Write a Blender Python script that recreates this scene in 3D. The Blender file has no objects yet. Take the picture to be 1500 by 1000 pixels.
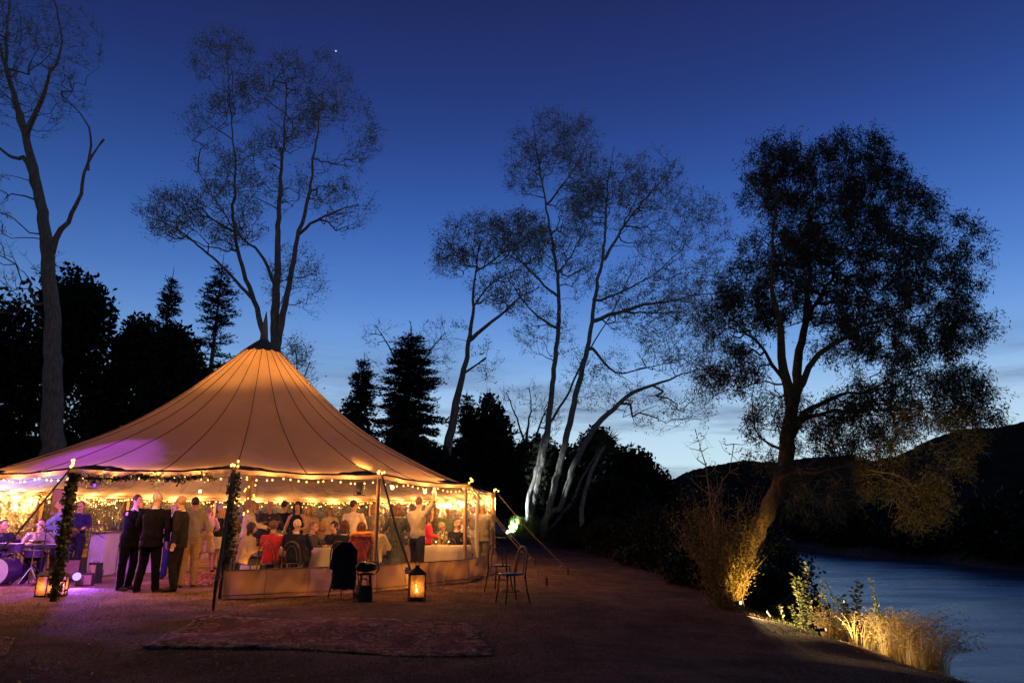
import bpy, bmesh, math, random
import numpy as np
from mathutils import Vector, Matrix
random.seed(7)
rng = np.random.default_rng(11)
PI = math.pi
SC = bpy.context.scene
COL = SC.collection

# ------------------------------------------------------------------ camera
CAM_H = 1.30
PITCH = math.radians(14.7)
SP, CP = math.sin(PITCH), math.cos(PITCH)
cam_d = bpy.data.cameras.new('camera')
cam = bpy.data.objects.new('camera', cam_d)
COL.objects.link(cam)
cam.location = (0, 0, CAM_H)
cam.rotation_euler = (math.radians(90) + PITCH, 0, 0)
cam_d.sensor_width = 36
cam_d.lens = 24
cam_d.clip_end = 5000
SC.camera = cam
SC.view_settings.view_transform = 'Standard'
SC.view_settings.look = 'None'
SC.view_settings.exposure = 0
SC.view_settings.gamma = 1
SC.cycles.use_denoising = True
SC.cycles.sample_clamp_indirect = 4
SC.cycles.max_bounces = 6
SC.cycles.transparent_max_bounces = 16
SC.cycles.caustics_reflective = False
SC.cycles.caustics_refractive = False

def ray(px, py):
    a = (px - 750) / 1000.0
    b = (500 - py) / 1000.0
    return a, CP - b * SP, SP + b * CP

def at(px, py, Y):
    a, y, z = ray(px, py)
    return Vector((a / y * Y, Y, CAM_H + z / y * Y))

def on(px, py, z=0.0):
    a, y, zz = ray(px, py)
    t = (z - CAM_H) / zz
    return Vector((a * t, y * t, z))

def hit(px, py):
    """where the view ray meets the terrain, never further down the bank than just past the crest"""
    d = Vector(ray(px, py)); o = Vector((0, 0, CAM_H)); t = 2.0
    while t < 80:
        p = o + d * t
        if p.z <= g(p.x, p.y): break
        if p.x > crest(p.y) + .55: break
        t += .02
    return Vector((p.x, p.y, g(p.x, p.y)))

def fx(px, Y, z=1.0):
    """world x of something seen at column px, standing at depth Y"""
    py = 762 - (z - CAM_H) / Y * 1034
    return at(px, py, Y).x

# ------------------------------------------------------------------ materials
def nt(name):
    m = bpy.data.materials.new(name)
    m.use_nodes = True
    n = m.node_tree
    b = n.nodes['Principled BSDF']
    return m, n, b

def mat(name, col, rough=0.8, var=0.2, scale=6.0, bump=0.0, metal=0.0, spec=0.3, col2=None, bscale=None, sheen=0.0, stretch=None):
    m, n, b = nt(name)
    b.inputs['Roughness'].default_value = rough
    b.inputs['Metallic'].default_value = metal
    b.inputs['Specular IOR Level'].default_value = spec
    if sheen:
        b.inputs['Sheen Weight'].default_value = sheen
    tc = n.nodes.new('ShaderNodeTexCoord')
    src = tc.outputs['Object']
    if stretch:
        mp = n.nodes.new('ShaderNodeMapping')
        mp.inputs['Scale'].default_value = stretch
        n.links.new(src, mp.inputs['Vector'])
        src = mp.outputs['Vector']
    nz = n.nodes.new('ShaderNodeTexNoise')
    nz.inputs['Scale'].default_value = scale
    nz.inputs['Detail'].default_value = 5
    n.links.new(src, nz.inputs['Vector'])
    cr = n.nodes.new('ShaderNodeValToRGB')
    if col2 is None:
        lo = [c * (1 - var) for c in col]
        hi = [min(1, c * (1 + var)) for c in col]
    else:
        lo, hi = col, col2
    cr.color_ramp.elements[0].position = 0.3
    cr.color_ramp.elements[1].position = 0.7
    cr.color_ramp.elements[0].color = (*lo, 1)
    cr.color_ramp.elements[1].color = (*hi, 1)
    n.links.new(nz.outputs['Fac'], cr.inputs['Fac'])
    n.links.new(cr.outputs['Color'], b.inputs['Base Color'])
    if bump:
        n2 = n.nodes.new('ShaderNodeTexNoise')
        n2.inputs['Scale'].default_value = bscale or scale * 4
        n2.inputs['Detail'].default_value = 4
        n.links.new(src, n2.inputs['Vector'])
        bp = n.nodes.new('ShaderNodeBump')
        bp.inputs['Strength'].default_value = bump
        bp.inputs['Distance'].default_value = 0.02
        n.links.new(n2.outputs['Fac'], bp.inputs['Height'])
        n.links.new(bp.outputs['Normal'], b.inputs['Normal'])
    return m

def emat(name, col, strength, sample=False):
    m = bpy.data.materials.new(name)
    m.use_nodes = True
    n = m.node_tree
    n.nodes.clear()
    o = n.nodes.new('ShaderNodeOutputMaterial')
    e = n.nodes.new('ShaderNodeEmission')
    e.inputs['Color'].default_value = (*col, 1)
    e.inputs['Strength'].default_value = strength
    n.links.new(e.outputs[0], o.inputs['Surface'])
    m.cycles.emission_sampling = 'FRONT' if sample else 'NONE'
    return m

def leafmat(name, c1, c2, trans=0.25, rough=0.6):
    """thin leaf: diffuse + a little light through; colour varies leaf by leaf"""
    m, n, b = nt(name)
    b.inputs['Roughness'].default_value = rough
    b.inputs['Specular IOR Level'].default_value = 0.2
    g = n.nodes.new('ShaderNodeNewGeometry')
    cr = n.nodes.new('ShaderNodeValToRGB')
    cr.color_ramp.elements[0].color = (*c1, 1)
    cr.color_ramp.elements[1].color = (*c2, 1)
    n.links.new(g.outputs['Random Per Island'], cr.inputs['Fac'])
    n.links.new(cr.outputs['Color'], b.inputs['Base Color'])
    t = n.nodes.new('ShaderNodeBsdfTranslucent')
    n.links.new(cr.outputs['Color'], t.inputs['Color'])
    mx = n.nodes.new('ShaderNodeMixShader')
    mx.inputs[0].default_value = trans
    n.links.new(b.outputs[0], mx.inputs[1])
    n.links.new(t.outputs[0], mx.inputs[2])
    n.links.new(mx.outputs[0], n.nodes['Material Output'].inputs['Surface'])
    return m

# ------------------------------------------------------------------ objects
def tag(o, label=None, cat=None, group=None, kind=None):
    if label: o['label'] = label
    if cat: o['category'] = cat
    if group: o['group'] = group
    if kind: o['kind'] = kind
    return o

def empty(name, loc=(0, 0, 0), rz=0.0, label=None, cat=None, group=None, s=1.0):
    o = bpy.data.objects.new(name, None)
    o.empty_display_size = 0.2
    COL.objects.link(o)
    o.location = loc
    o.rotation_euler = (0, 0, rz)
    o.scale = (s, s, s)
    return tag(o, label, cat, group)

def link_mesh(name, me, m, parent=None, smooth=False):
    o = bpy.data.objects.new(name, me)
    COL.objects.link(o)
    if m is not None:
        for k in (m if isinstance(m, (list, tuple)) else [m]):
            me.materials.append(k)
    if parent is not None:
        o.parent = parent
    if smooth:
        me.polygons.foreach_set('use_smooth', [True] * len(me.polygons))
    return o

class MB:
    def __init__(self):
        self.v = []; self.f = []; self.mi = []; self.cur = 0
    def add(self, vs, fs):
        k = len(self.v)
        self.v += [tuple(p) for p in vs]
        self.f += [tuple(i + k for i in f) for f in fs]
        self.mi += [self.cur] * len(fs)
        return self
    def box(self, c, s, rz=0.0, M=None, taper=1.0):
        vs = []
        for dz in (-.5, .5):
            t = taper if dz > 0 else 1
            for dx, dy in ((-.5, -.5), (.5, -.5), (.5, .5), (-.5, .5)):
                vs.append(Vector((dx * s[0] * t, dy * s[1] * t, dz * s[2])))
        R = Matrix.Rotation(rz, 3, 'Z') if M is None else M
        vs = [R @ p + Vector(c) for p in vs]
        return self.add(vs, [(3, 2, 1, 0), (4, 5, 6, 7), (0, 1, 5, 4), (1, 2, 6, 5), (2, 3, 7, 6), (3, 0, 4, 7)])
    def tube(self, pts, r, n=8, cap=True, right=None, ry=None):
        """loft of circular (or elliptical, r along 'right', ry across) rings"""
        pts = [Vector(p) for p in pts]
        if not isinstance(r, (list, tuple)): r = [r] * len(pts)
        if ry is None: ry = r
        if not isinstance(ry, (list, tuple)): ry = [ry] * len(pts)
        k = len(pts); vs = []; fs = []
        prev = None
        for i, p in enumerate(pts):
            d = pts[min(i + 1, k - 1)] - pts[max(i - 1, 0)]
            if d.length < 1e-9: d = Vector((0, 0, 1))
            d.normalize()
            if right is not None:
                a = Vector(right); a = a - d * a.dot(d)
                if a.length < 1e-4: a = Vector((0, 1, 0))
            elif prev is None:
                a = d.cross(Vector((0, 0, 1)))
                if a.length < 1e-3: a = Vector((1, 0, 0))
            else:
                a = prev - d * prev.dot(d)
            a.normalize(); prev = a
            b = d.cross(a)
            for j in range(n):
                t = 2 * PI * j / n
                vs.append(p + a * (math.cos(t) * r[i]) + b * (math.sin(t) * ry[i]))
        for i in range(k - 1):
            for j in range(n):
                fs.append((i * n + j, i * n + (j + 1) % n, (i + 1) * n + (j + 1) % n, (i + 1) * n + j))
        if cap:
            fs.append(tuple(range(n - 1, -1, -1)))
            fs.append(tuple((k - 1) * n + j for j in range(n)))
        return self.add(vs, fs)
    def ell(self, c, r, nu=12, nv=8, M=None):
        if not isinstance(r, (list, tuple)): r = (r, r, r)
        vs = [Vector((0, 0, -r[2]))]
        for i in range(1, nv):
            t = PI * i / nv
            for j in range(nu):
                p = 2 * PI * j / nu
                vs.append(Vector((math.sin(t) * math.cos(p) * r[0], math.sin(t) * math.sin(p) * r[1], -math.cos(t) * r[2])))
        vs.append(Vector((0, 0, r[2])))
        fs = [(0, 1 + (j + 1) % nu, 1 + j) for j in range(nu)]
        for i in range(nv - 2):
            for j in range(nu):
                a = 1 + i * nu
                fs.append((a + j, a + (j + 1) % nu, a + nu + (j + 1) % nu, a + nu + j))
        a = 1 + (nv - 2) * nu
        fs += [(a + j, a + (j + 1) % nu, len(vs) - 1) for j in range(nu)]
        M = M or Matrix.Identity(3)
        return self.add([M @ p + Vector(c) for p in vs], fs)
    def lathe(self, prof, c=(0, 0, 0), n=16, axis=None):
        vs = []; fs = []
        for r, z in prof:
            for j in range(n):
                t = 2 * PI * j / n
                vs.append(Vector((c[0] + r * math.cos(t), c[1] + r * math.sin(t), c[2] + z)))
        k = len(prof)
        for i in range(k - 1):
            for j in range(n):
                fs.append((i * n + j, i * n + (j + 1) % n, (i + 1) * n + (j + 1) % n, (i + 1) * n + j))
        fs.append(tuple(range(n - 1, -1, -1)))
        fs.append(tuple((k - 1) * n + j for j in range(n)))
        return self.add(vs, fs)
    def build(self, name, m, parent=None, smooth=False, voxel=None, disp=None):
        me = bpy.data.meshes.new(name)
        me.from_pydata(self.v, [], self.f)
        if isinstance(m, (list, tuple)):
            me.polygons.foreach_set('material_index', self.mi)
        me.update()
        o = link_mesh(name, me, m, parent, smooth)
        if voxel:
            md = o.modifiers.new('fuse', 'REMESH')
            md.mode = 'VOXEL'; md.voxel_size = voxel; md.use_smooth_shade = True
            sm = o.modifiers.new('relax', 'SMOOTH'); sm.factor = 0.5; sm.iterations = 2
            if disp:
                tx = bpy.data.textures.get('folds') or bpy.data.textures.new('folds', 'CLOUDS')
                tx.noise_scale = 0.09
                dm = o.modifiers.new('folds', 'DISPLACE'); dm.texture = tx
                dm.strength = disp; dm.mid_level = 0.5
        return o

def np_mesh(name, V, F, m, parent=None, smooth=False):
    """V (n,3), F (m,k) with constant k"""
    me = bpy.data.meshes.new(name)
    V = np.asarray(V, dtype=np.float32); F = np.asarray(F, dtype=np.int32)
    me.vertices.add(len(V)); me.vertices.foreach_set('co', V.ravel())
    k = F.shape[1]
    me.loops.add(F.size); me.loops.foreach_set('vertex_index', F.ravel())
    me.polygons.add(len(F)); me.polygons.foreach_set('loop_start', np.arange(len(F), dtype=np.int32) * k)
    me.update(calc_edges=True)
    return link_mesh(name, me, m, parent, smooth)

def unit(a):
    return a / np.maximum(1e-9, np.linalg.norm(a, axis=-1, keepdims=True))

def leaf_arrays(P, size, aspect=0.45, droop=0.0, up=0.0, jitter=0.35, r=None, axis=None):
    """rhombus leaves at P; long axis random, pulled downward by droop"""
    r = r or rng
    n = len(P)
    A = r.normal(size=(n, 3)) if axis is None else axis + r.normal(size=(n, 3)) * 0.35
    A[:, 2] += -droop + up
    A = unit(A)
    B = unit(np.cross(A, r.normal(size=(n, 3))))
    L = size * (1 + r.uniform(-jitter, jitter, (n, 1)))
    W = L * aspect
    V = np.stack([P, P + A * L * .5 + B * W * .5, P + A * L, P + A * L * .5 - B * W * .5], axis=1).reshape(-1, 3)
    F = np.arange(n * 4).reshape(n, 4)
    return V, F

def frusta(P0, P1, R0, R1, n=4):
    D = unit(P1 - P0)
    h = np.where(np.abs(D[:, 2:3]) > .9, np.array([[1., 0, 0]]), np.array([[0., 0, 1.]]))
    A = unit(np.cross(D, h)); B = np.cross(D, A)
    t = np.arange(n) * 2 * PI / n
    ring = A[:, None, :] * np.cos(t)[None, :, None] + B[:, None, :] * np.sin(t)[None, :, None]
    V0 = P0[:, None, :] + ring * R0[:, None, None]
    V1 = P1[:, None, :] + ring * R1[:, None, None]
    V = np.concatenate([V0, V1], axis=1).reshape(-1, 3)
    m = len(P0)
    base = (np.arange(m) * 2 * n)[:, None]
    q = []
    for j in range(n):
        q.append(np.concatenate([base + j, base + (j + 1) % n, base + n + (j + 1) % n, base + n + j], axis=1))
    return V, np.concatenate(q, axis=0)

def merge(parts):
    Vs, Fs, k = [], [], 0
    for V, F in parts:
        Vs.append(V); Fs.append(F + k); k += len(V)
    return np.concatenate(Vs), np.concatenate(Fs)

# ------------------------------------------------------------------ world: the dusk sky
w = bpy.data.worlds.new("World"); SC.world = w; w.use_nodes = True
n = w.node_tree; n.nodes.clear(); L = n.links.new
out = n.nodes.new('ShaderNodeOutputWorld'); bg = n.nodes.new('ShaderNodeBackground')
tc = n.nodes.new('ShaderNodeTexCoord'); sx = n.nodes.new('ShaderNodeSeparateXYZ')
L(tc.outputs['Generated'], sx.inputs[0])
ramp = n.nodes.new('ShaderNodeValToRGB'); ramp.color_ramp.interpolation = 'B_SPLINE'
stops = [(0.0, (.60, .80, .88)), (.08, (.60, .79, .88)), (.15, (.42, .63, .87)), (.22, (.19, .40, .80)), (.32, (.074, .205, .62)),
         (.44, (.031, .095, .38)), (.56, (.020, .041, .20)), (.72, (.0125, .019, .090)), (1.0, (.004, .007, .035))]
e = ramp.color_ramp.elements
e[0].position, e[0].color = stops[0][0], (*stops[0][1], 1)
e[1].position, e[1].color = stops[-1][0], (*stops[-1][1], 1)
for p, c in stops[1:-1]:
    k = e.new(p); k.color = (*c, 1)
L(sx.outputs['Z'], ramp.inputs[0])
# glow is strongest where the sun went down, to the right of the tent
dp = n.nodes.new('ShaderNodeVectorMath'); dp.operation = 'DOT_PRODUCT'
dp.inputs[1].default_value = (math.sin(math.radians(17)), math.cos(math.radians(17)), 0)
L(tc.outputs['Generated'], dp.inputs[0])
mr = n.nodes.new('ShaderNodeMapRange'); mr.inputs['From Min'].default_value = -0.25; mr.inputs['From Max'].default_value = 1.0
mr.inputs['To Min'].default_value = 0.2; mr.inputs['To Max'].default_value = 1.0; mr.interpolation_type = 'SMOOTHSTEP'
L(dp.outputs['Value'], mr.inputs['Value'])
mul = n.nodes.new('ShaderNodeVectorMath'); mul.operation = 'SCALE'
L(ramp.outputs[0], mul.inputs[0]); L(mr.outputs[0], mul.inputs['Scale'])
# streaky dark cloud low in the sky
mp = n.nodes.new('ShaderNodeMapping'); mp.inputs['Scale'].default_value = (2.4, 2.4, 17)
mp.inputs['Location'].default_value = (0.3, 0.1, 0.4)
L(tc.outputs['Generated'], mp.inputs[0])
cn = n.nodes.new('ShaderNodeTexNoise'); cn.inputs['Scale'].default_value = 1.5; cn.inputs['Detail'].default_value = 6
cn.inputs['Roughness'].default_value = .55
L(mp.outputs[0], cn.inputs['Vector'])
cc = n.nodes.new('ShaderNodeValToRGB'); cc.color_ramp.elements[0].position = .46; cc.color_ramp.elements[1].position = .66
L(cn.outputs['Fac'], cc.inputs[0])
lo = n.nodes.new('ShaderNodeMapRange'); lo.inputs['From Min'].default_value = .27; lo.inputs['From Max'].default_value = .12
L(sx.outputs['Z'], lo.inputs['Value'])
cm = n.nodes.new('ShaderNodeMath'); cm.operation = 'MULTIPLY'
L(cc.outputs[0], cm.inputs[0]); L(lo.outputs[0], cm.inputs[1])
cm2 = n.nodes.new('ShaderNodeMath'); cm2.operation = 'MULTIPLY'; cm2.inputs[1].default_value = .9
L(cm.outputs[0], cm2.inputs[0])
mx = n.nodes.new('ShaderNodeMixRGB'); mx.inputs[2].default_value = (.085, .14, .26, 1)
L(cm2.outputs[0], mx.inputs[0]); L(mul.outputs[0], mx.inputs[1])
# one early star
sd = Vector(ray(492, 75)).normalized()
sv = n.nodes.new('ShaderNodeVectorMath'); sv.operation = 'DISTANCE'; sv.inputs[1].default_value = sd
L(tc.outputs['Generated'], sv.inputs[0])
sl = n.nodes.new('ShaderNodeMath'); sl.operation = 'LESS_THAN'; sl.inputs[1].default_value = .0010
L(sv.outputs['Value'], sl.inputs[0])
mx2 = n.nodes.new('ShaderNodeMixRGB'); mx2.inputs[2].default_value = (.7, .8, 1, 1)
L(sl.outputs[0], mx2.inputs[0]); L(mx.outputs[0], mx2.inputs[1])
L(mx2.outputs[0], bg.inputs['Color']); bg.inputs['Strength'].default_value = 1.0
L(bg.outputs[0], out.inputs[0])

# ------------------------------------------------------------------ ground, river, hills
def crest(y):
    return np.interp(y, [-50, 4, 7, 9, 10.7, 13.2, 18, 27, 40, 60, 90], [4.4, 4.36, 4.28, 4.17, 4.0, 3.84, 4.1, 4.1, 3.0, 2.0, 2.0])

WATER_Z = -2.2
def gz(x, y):
    x = np.asarray(x, dtype=float); y = np.asarray(y, dtype=float)
    z = -0.05 * np.clip(x - 0.3, 0, 20) + 0.0175 * np.clip(y - 25, 0, 25)
    s = x - crest(y)
    bank = np.interp(s, [0, .5, 1.2, 4.4, 7, 20], [0, -.12, -.55, -2.2, -3.2, -3.6])
    near = z + np.where(s > 0, bank + .05 * np.clip(s, 0, 30) * 0, 0)
    far = np.interp(x - (36 + 1.5 * np.sin(y * .13) + .8 * np.sin(y * .41)), [-3, 0, .8, 6, 60, 400], [-3.5, -2.25, -1.6, -.6, 4, 20])
    z = np.where(x > 22, np.maximum(near, far), near)
    lateral = np.interp(y, [84, 90, 100, 200], [-5, -1.9, -.8, 4])       # the river bends away beyond here
    z = np.where(s > 0, np.maximum(z, lateral), z)
    return z
def g(x, y): return float(gz(x, y))

def lump(X, Y):
    nz = .018 * np.sin(X * 2.1 + 1.3 * np.sin(Y * 1.7)) + .014 * np.sin(Y * 3.1 + X * 1.1) + .02 * np.sin(X * .7 - Y * .9)
    return nz * np.clip((np.hypot(X + 7, Y - 19) - 5) / 4, .15, 1)

def ground_mesh():
    xs = np.concatenate([np.linspace(-400, -30, 24)[:-1], np.arange(-30, -8, .8), np.arange(-8, 10, .25), np.arange(10, 50, 1.0), np.linspace(50, 500, 26)])
    ys = np.concatenate([np.linspace(-60, 2, 12)[:-1], np.arange(2, 18, .25), np.arange(18, 50, .7), np.arange(50, 110, 2.0), np.linspace(110, 700, 24)])
    X, Y = np.meshgrid(xs, ys)
    Z = gz(X, Y)
    Z = Z + lump(X, Y)
    V = np.stack([X, Y, Z], -1).reshape(-1, 3)
    a, b = X.shape
    i = np.arange(a * b).reshape(a, b)
    F = np.stack([i[:-1, :-1], i[:-1, 1:], i[1:, 1:], i[1:, :-1]], -1).reshape(-1, 4)
    return V, F
m, n, b = nt('lawn'); L = n.links.new
tc = n.nodes.new('ShaderNodeTexCoord')
n1 = n.nodes.new('ShaderNodeTexNoise'); n1.inputs['Scale'].default_value = 1.3; n1.inputs['Detail'].default_value = 8; n1.inputs['Roughness'].default_value = .7
n2 = n.nodes.new('ShaderNodeTexNoise'); n2.inputs['Scale'].default_value = 26; n2.inputs['Detail'].default_value = 6; n2.inputs['Roughness'].default_value = .8
L(tc.outputs['Object'], n1.inputs[0]); L(tc.outputs['Object'], n2.inputs[0])
r1 = n.nodes.new('ShaderNodeValToRGB'); r2 = n.nodes.new('ShaderNodeValToRGB')
r1.color_ramp.elements[0].position = .35; r1.color_ramp.elements[0].color = (.17, .105, .07, 1)
r1.color_ramp.elements[1].position = .65; r1.color_ramp.elements[1].color = (.50, .29, .215, 1)
r2.color_ramp.elements[0].position = .36; r2.color_ramp.elements[0].color = (.25, .25, .25, 1)
r2.color_ramp.elements[1].position = .62; r2.color_ramp.elements[1].color = (1, 1, 1, 1)
L(n1.outputs[0], r1.inputs[0]); L(n2.outputs[0], r2.inputs[0])
mm = n.nodes.new('ShaderNodeMixRGB'); mm.blend_type = 'MULTIPLY'; mm.inputs[0].default_value = 1
L(r1.outputs[0], mm.inputs[1]); L(r2.outputs[0], mm.inputs[2]); L(mm.outputs[0], b.inputs['Base Color'])
b.inputs['Roughness'].default_value = .95; b.inputs['Specular IOR Level'].default_value = .1
bp = n.nodes.new('ShaderNodeBump'); bp.inputs['Strength'].default_value = .9; bp.inputs['Distance'].default_value = .05
L(n2.outputs[0], bp.inputs['Height']); L(bp.outputs[0], b.inputs['Normal'])
M_LAWN = m
V, F = ground_mesh()
tag(np_mesh('ground', V, F, M_LAWN, smooth=True), kind='structure')

m, n, b = nt('river water'); L = n.links.new
b.inputs['Base Color'].default_value = (.10, .135, .16, 1); b.inputs['Roughness'].default_value = .16
b.inputs['IOR'].default_value = 1.33; b.inputs['Specular IOR Level'].default_value = .9
tc = n.nodes.new('ShaderNodeTexCoord')
mp = n.nodes.new('ShaderNodeMapping'); mp.inputs['Rotation'].default_value = (0, 0, .2); mp.inputs['Scale'].default_value = (1.6, .8, 1)
L(tc.outputs['Object'], mp.inputs[0])
wn = n.nodes.new('ShaderNodeTexNoise'); wn.inputs['Scale'].default_value = 3.2; wn.inputs['Detail'].default_value = 5; wn.inputs['Roughness'].default_value = .62
L(mp.outputs[0], wn.inputs[0])
wl = n.nodes.new('ShaderNodeTexNoise'); wl.inputs['Scale'].default_value = .16; wl.inputs['Detail'].default_value = 4
mp2 = n.nodes.new('ShaderNodeMapping'); mp2.inputs['Scale'].default_value = (.7, 2.6, 1); L(tc.outputs['Object'], mp2.inputs[0]); L(mp2.outputs[0], wl.inputs[0])
ml = n.nodes.new('ShaderNodeMath'); ml.operation = 'MULTIPLY'; L(wn.outputs[0], ml.inputs[0]); L(wl.outputs[0], ml.inputs[1])
bp = n.nodes.new('ShaderNodeBump'); bp.inputs['Strength'].default_value = .9; bp.inputs['Distance'].default_value = .09
L(ml.outputs[0], bp.inputs['Height']); L(bp.outputs[0], b.inputs['Normal'])
rr = n.nodes.new('ShaderNodeMapRange'); rr.inputs['From Min'].default_value = .35; rr.inputs['From Max'].default_value = .65
rr.inputs['To Min'].default_value = .14; rr.inputs['To Max'].default_value = .4
L(wl.outputs[0], rr.inputs[0]); L(rr.outputs[0], b.inputs['Roughness'])
V = np.array([(4, -60, WATER_Z), (60, -60, WATER_Z), (60, 100, WATER_Z), (4, 100, WATER_Z)])
tag(np_mesh('river', V, np.array([[0, 1, 2, 3]]), m), kind='structure')

M_HILL = mat('hill scrub', (.022, .028, .02), 1.0, .5, .08, col2=(.06, .06, .045), bump=.6, bscale=.3, spec=0)
def hill(name, sky, Y, depth, base_z, rough, seed):
    """sky: list of (px, py) of its skyline, standing Y metres away"""
    r = np.random.default_rng(seed)
    px = np.array([p[0] for p in sky], float); py = np.array([p[1] for p in sky], float)
    u = np.linspace(px[0], px[-1], 260)
    h = np.interp(u, px, py)
    top = np.array([at(a, c, Y) for a, c in zip(u, h)])
    rows = []
    for k, t in enumerate(np.linspace(-1, 1, 25)):
        f = 1 - abs(t) ** 1.5
        P = top.copy()
        P[:, 1] += t * depth
        P[:, 0] += t * depth * top[:, 0] / Y * .3
        P[:, 2] = base_z + (top[:, 2] - base_z) * f
        P[:, 2] += r.uniform(-1, 1, len(u)) * rough * (.35 + .65 * f)
        rows.append(P)
    V = np.concatenate(rows); i = np.arange(len(V)).reshape(25, len(u))
    F = np.stack([i[:-1, :-1], i[:-1, 1:], i[1:, 1:], i[1:, :-1]], -1).reshape(-1, 4)
    tag(np_mesh(name, V, F, M_HILL, smooth=True), kind='structure')
hill('hill', [(1150, 760), (1180, 715), (1225, 690), (1290, 672), (1318, 667), (1345, 655), (1372, 640), (1405, 630), (1440, 630), (1470, 625), (1500, 618), (1600, 600), (1800, 560), (2100, 600)], 230, 120, -3, .5, 1)
hill('hill', [(940, 720), (985, 702), (1010, 690), (1035, 684), (1060, 679), (1088, 675), (1110, 677), (1135, 679), (1170, 672), (1230, 668), (1300, 690), (1400, 720)], 520, 200, -3, .8, 2)
hill('hill', [(-700, 560), (-300, 600), (0, 640), (400, 660), (700, 675), (900, 690), (1000, 720)], 330, 120, -3, 1.0, 3)
# ------------------------------------------------------------------ the tent
TC = Vector((-7.04, 18.72, 0)); TR = 6.6
TU = Vector((-TC.x, -TC.y, 0)).normalized(); TV = Vector((-TU.y, TU.x, 0))
POLE_PHI = [-26.5 + 24 * k for k in range(15)]
def eave_z(phi):
    p = (phi + 180) % 360 - 180
    return float(np.interp(p, [-180, -90, -26, 0, 21.5, 45.5, 69.5, 120, 180], [2.06, 2.12, 2.2, 2.22, 2.2, 2.12, 2.03, 2.03, 2.06]))
def tp(phi, r, z=0.0):
    a = math.radians(phi)
    return TC + (TU * math.cos(a) + TV * math.sin(a)) * r + Vector((0, 0, z))
_t = np.array([.015, .05, .114, .2, .283, .40, .52, .64, .755, .88, 1.0])
_z = np.array([6.22, 6.02, 5.67, 5.07, 4.56, 3.93, 3.43, 2.99, 2.62, 2.32, 2.13])
_pf = np.polyfit(_t, _z, 5)
def prof(t): return float(np.polyval(_pf, t))
def edge_r(phi):
    d = ((phi - POLE_PHI[0]) % 24) - 12
    return TR * math.cos(math.radians(12)) / math.cos(math.radians(d)) - .10 * math.cos(math.radians(d * 7.5))
def roof_pt(phi, t, lift=0.0):
    r = t * (TR * (1 - t ** 3) + edge_r(phi) * t ** 3)
    d = ((phi - POLE_PHI[0]) % 12) - 6                      # seams every 12 degrees
    d2 = ((phi - POLE_PHI[0]) % 24) - 12
    sag = .045 * math.cos(math.radians(d * 15)) * math.sin(PI * min(1, t * 1.05)) ** 1.0
    sag += .010 * math.sin(phi * 1.9 + t * 9) * math.sin(t * 14 + phi * .6) * t
    sag2 = .05 * math.cos(math.radians(d2 * 7.5)) * t ** 3
    z = prof(t) + (eave_z(phi) - prof(1.0)) * t ** 2 - sag - sag2
    return tp(phi, r, z + lift)

def canvas_mat(name, col, tcol, tr, rough=.9):
    m, n, b = nt(name); L = n.links.new
    b.inputs['Roughness'].default_value = rough; b.inputs['Specular IOR Level'].default_value = .15
    tc = n.nodes.new('ShaderNodeTexCoord')
    nz = n.nodes.new('ShaderNodeTexNoise'); nz.inputs['Scale'].default_value = 1.6; nz.inputs['Detail'].default_value = 6; L(tc.outputs['Object'], nz.inputs[0])
    cr = n.nodes.new('ShaderNodeValToRGB')
    cr.color_ramp.elements[0].color = (*[c * .86 for c in col], 1); cr.color_ramp.elements[1].color = (*col, 1)
    cr.color_ramp.elements[0].position = .3; cr.color_ramp.elements[1].position = .7
    L(nz.outputs[0], cr.inputs[0]); L(cr.outputs[0], b.inputs['Base Color'])
    n2 = n.nodes.new('ShaderNodeTexNoise'); n2.inputs['Scale'].default_value = 2.2; n2.inputs['Detail'].default_value = 3; L(tc.outputs['Object'], n2.inputs[0])
    bp = n.nodes.new('ShaderNodeBump'); bp.inputs['Strength'].default_value = .9; bp.inputs['Distance'].default_value = .12
    L(n2.outputs[0], bp.inputs['Height']); L(bp.outputs[0], b.inputs['Normal'])
    t = n.nodes.new('ShaderNodeBsdfTranslucent'); t.inputs['Color'].default_value = (*tcol, 1)
    mx = n.nodes.new('ShaderNodeMixShader'); mx.inputs[0].default_value = tr
    L(b.outputs[0], mx.inputs[1]); L(t.outputs[0], mx.inputs[2]); L(mx.outputs[0], n.nodes['Material Output'].inputs[0])
    return m
M_CANVAS = canvas_mat('tent canvas', (.62, .52, .40), (.66, .48, .31), .36)
M_SKIRT = canvas_mat('tent skirt canvas', (.47, .36, .24), (.75, .47, .22), .30)
M_SEAM = mat('seam webbing', (.10, .065, .045), .9)
M_PATCH = mat('reinforcing canvas', (.10, .075, .06), .9, bump=.3)
M_CAP = mat('peak cap canvas', (.30, .19, .12), .9, .2, 6, bump=.3)
M_POLE = mat('pole timber', (.42, .25, .11), .55, .25, 3, bump=.2, stretch=(12, 12, .8))
M_POLED = mat('dark rough pole', (.07, .05, .035), .85, .4, 5, bump=.8, stretch=(8, 8, 1))
M_STRAP = mat('grey webbing strap', (.30, .17, .10), .7, .2, 30)
M_ROPE = mat('pale rope', (.26, .21, .16), .9, .2, 60)
M_STEEL = mat('galvanised steel', (.35, .35, .36), .35, .1, 10, metal=1)
M_BLACK = mat('black plastic', (.012, .012, .014), .45, .3, 8)
M_CABLE = mat('light string cable', (.02, .02, .018), .6)

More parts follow.
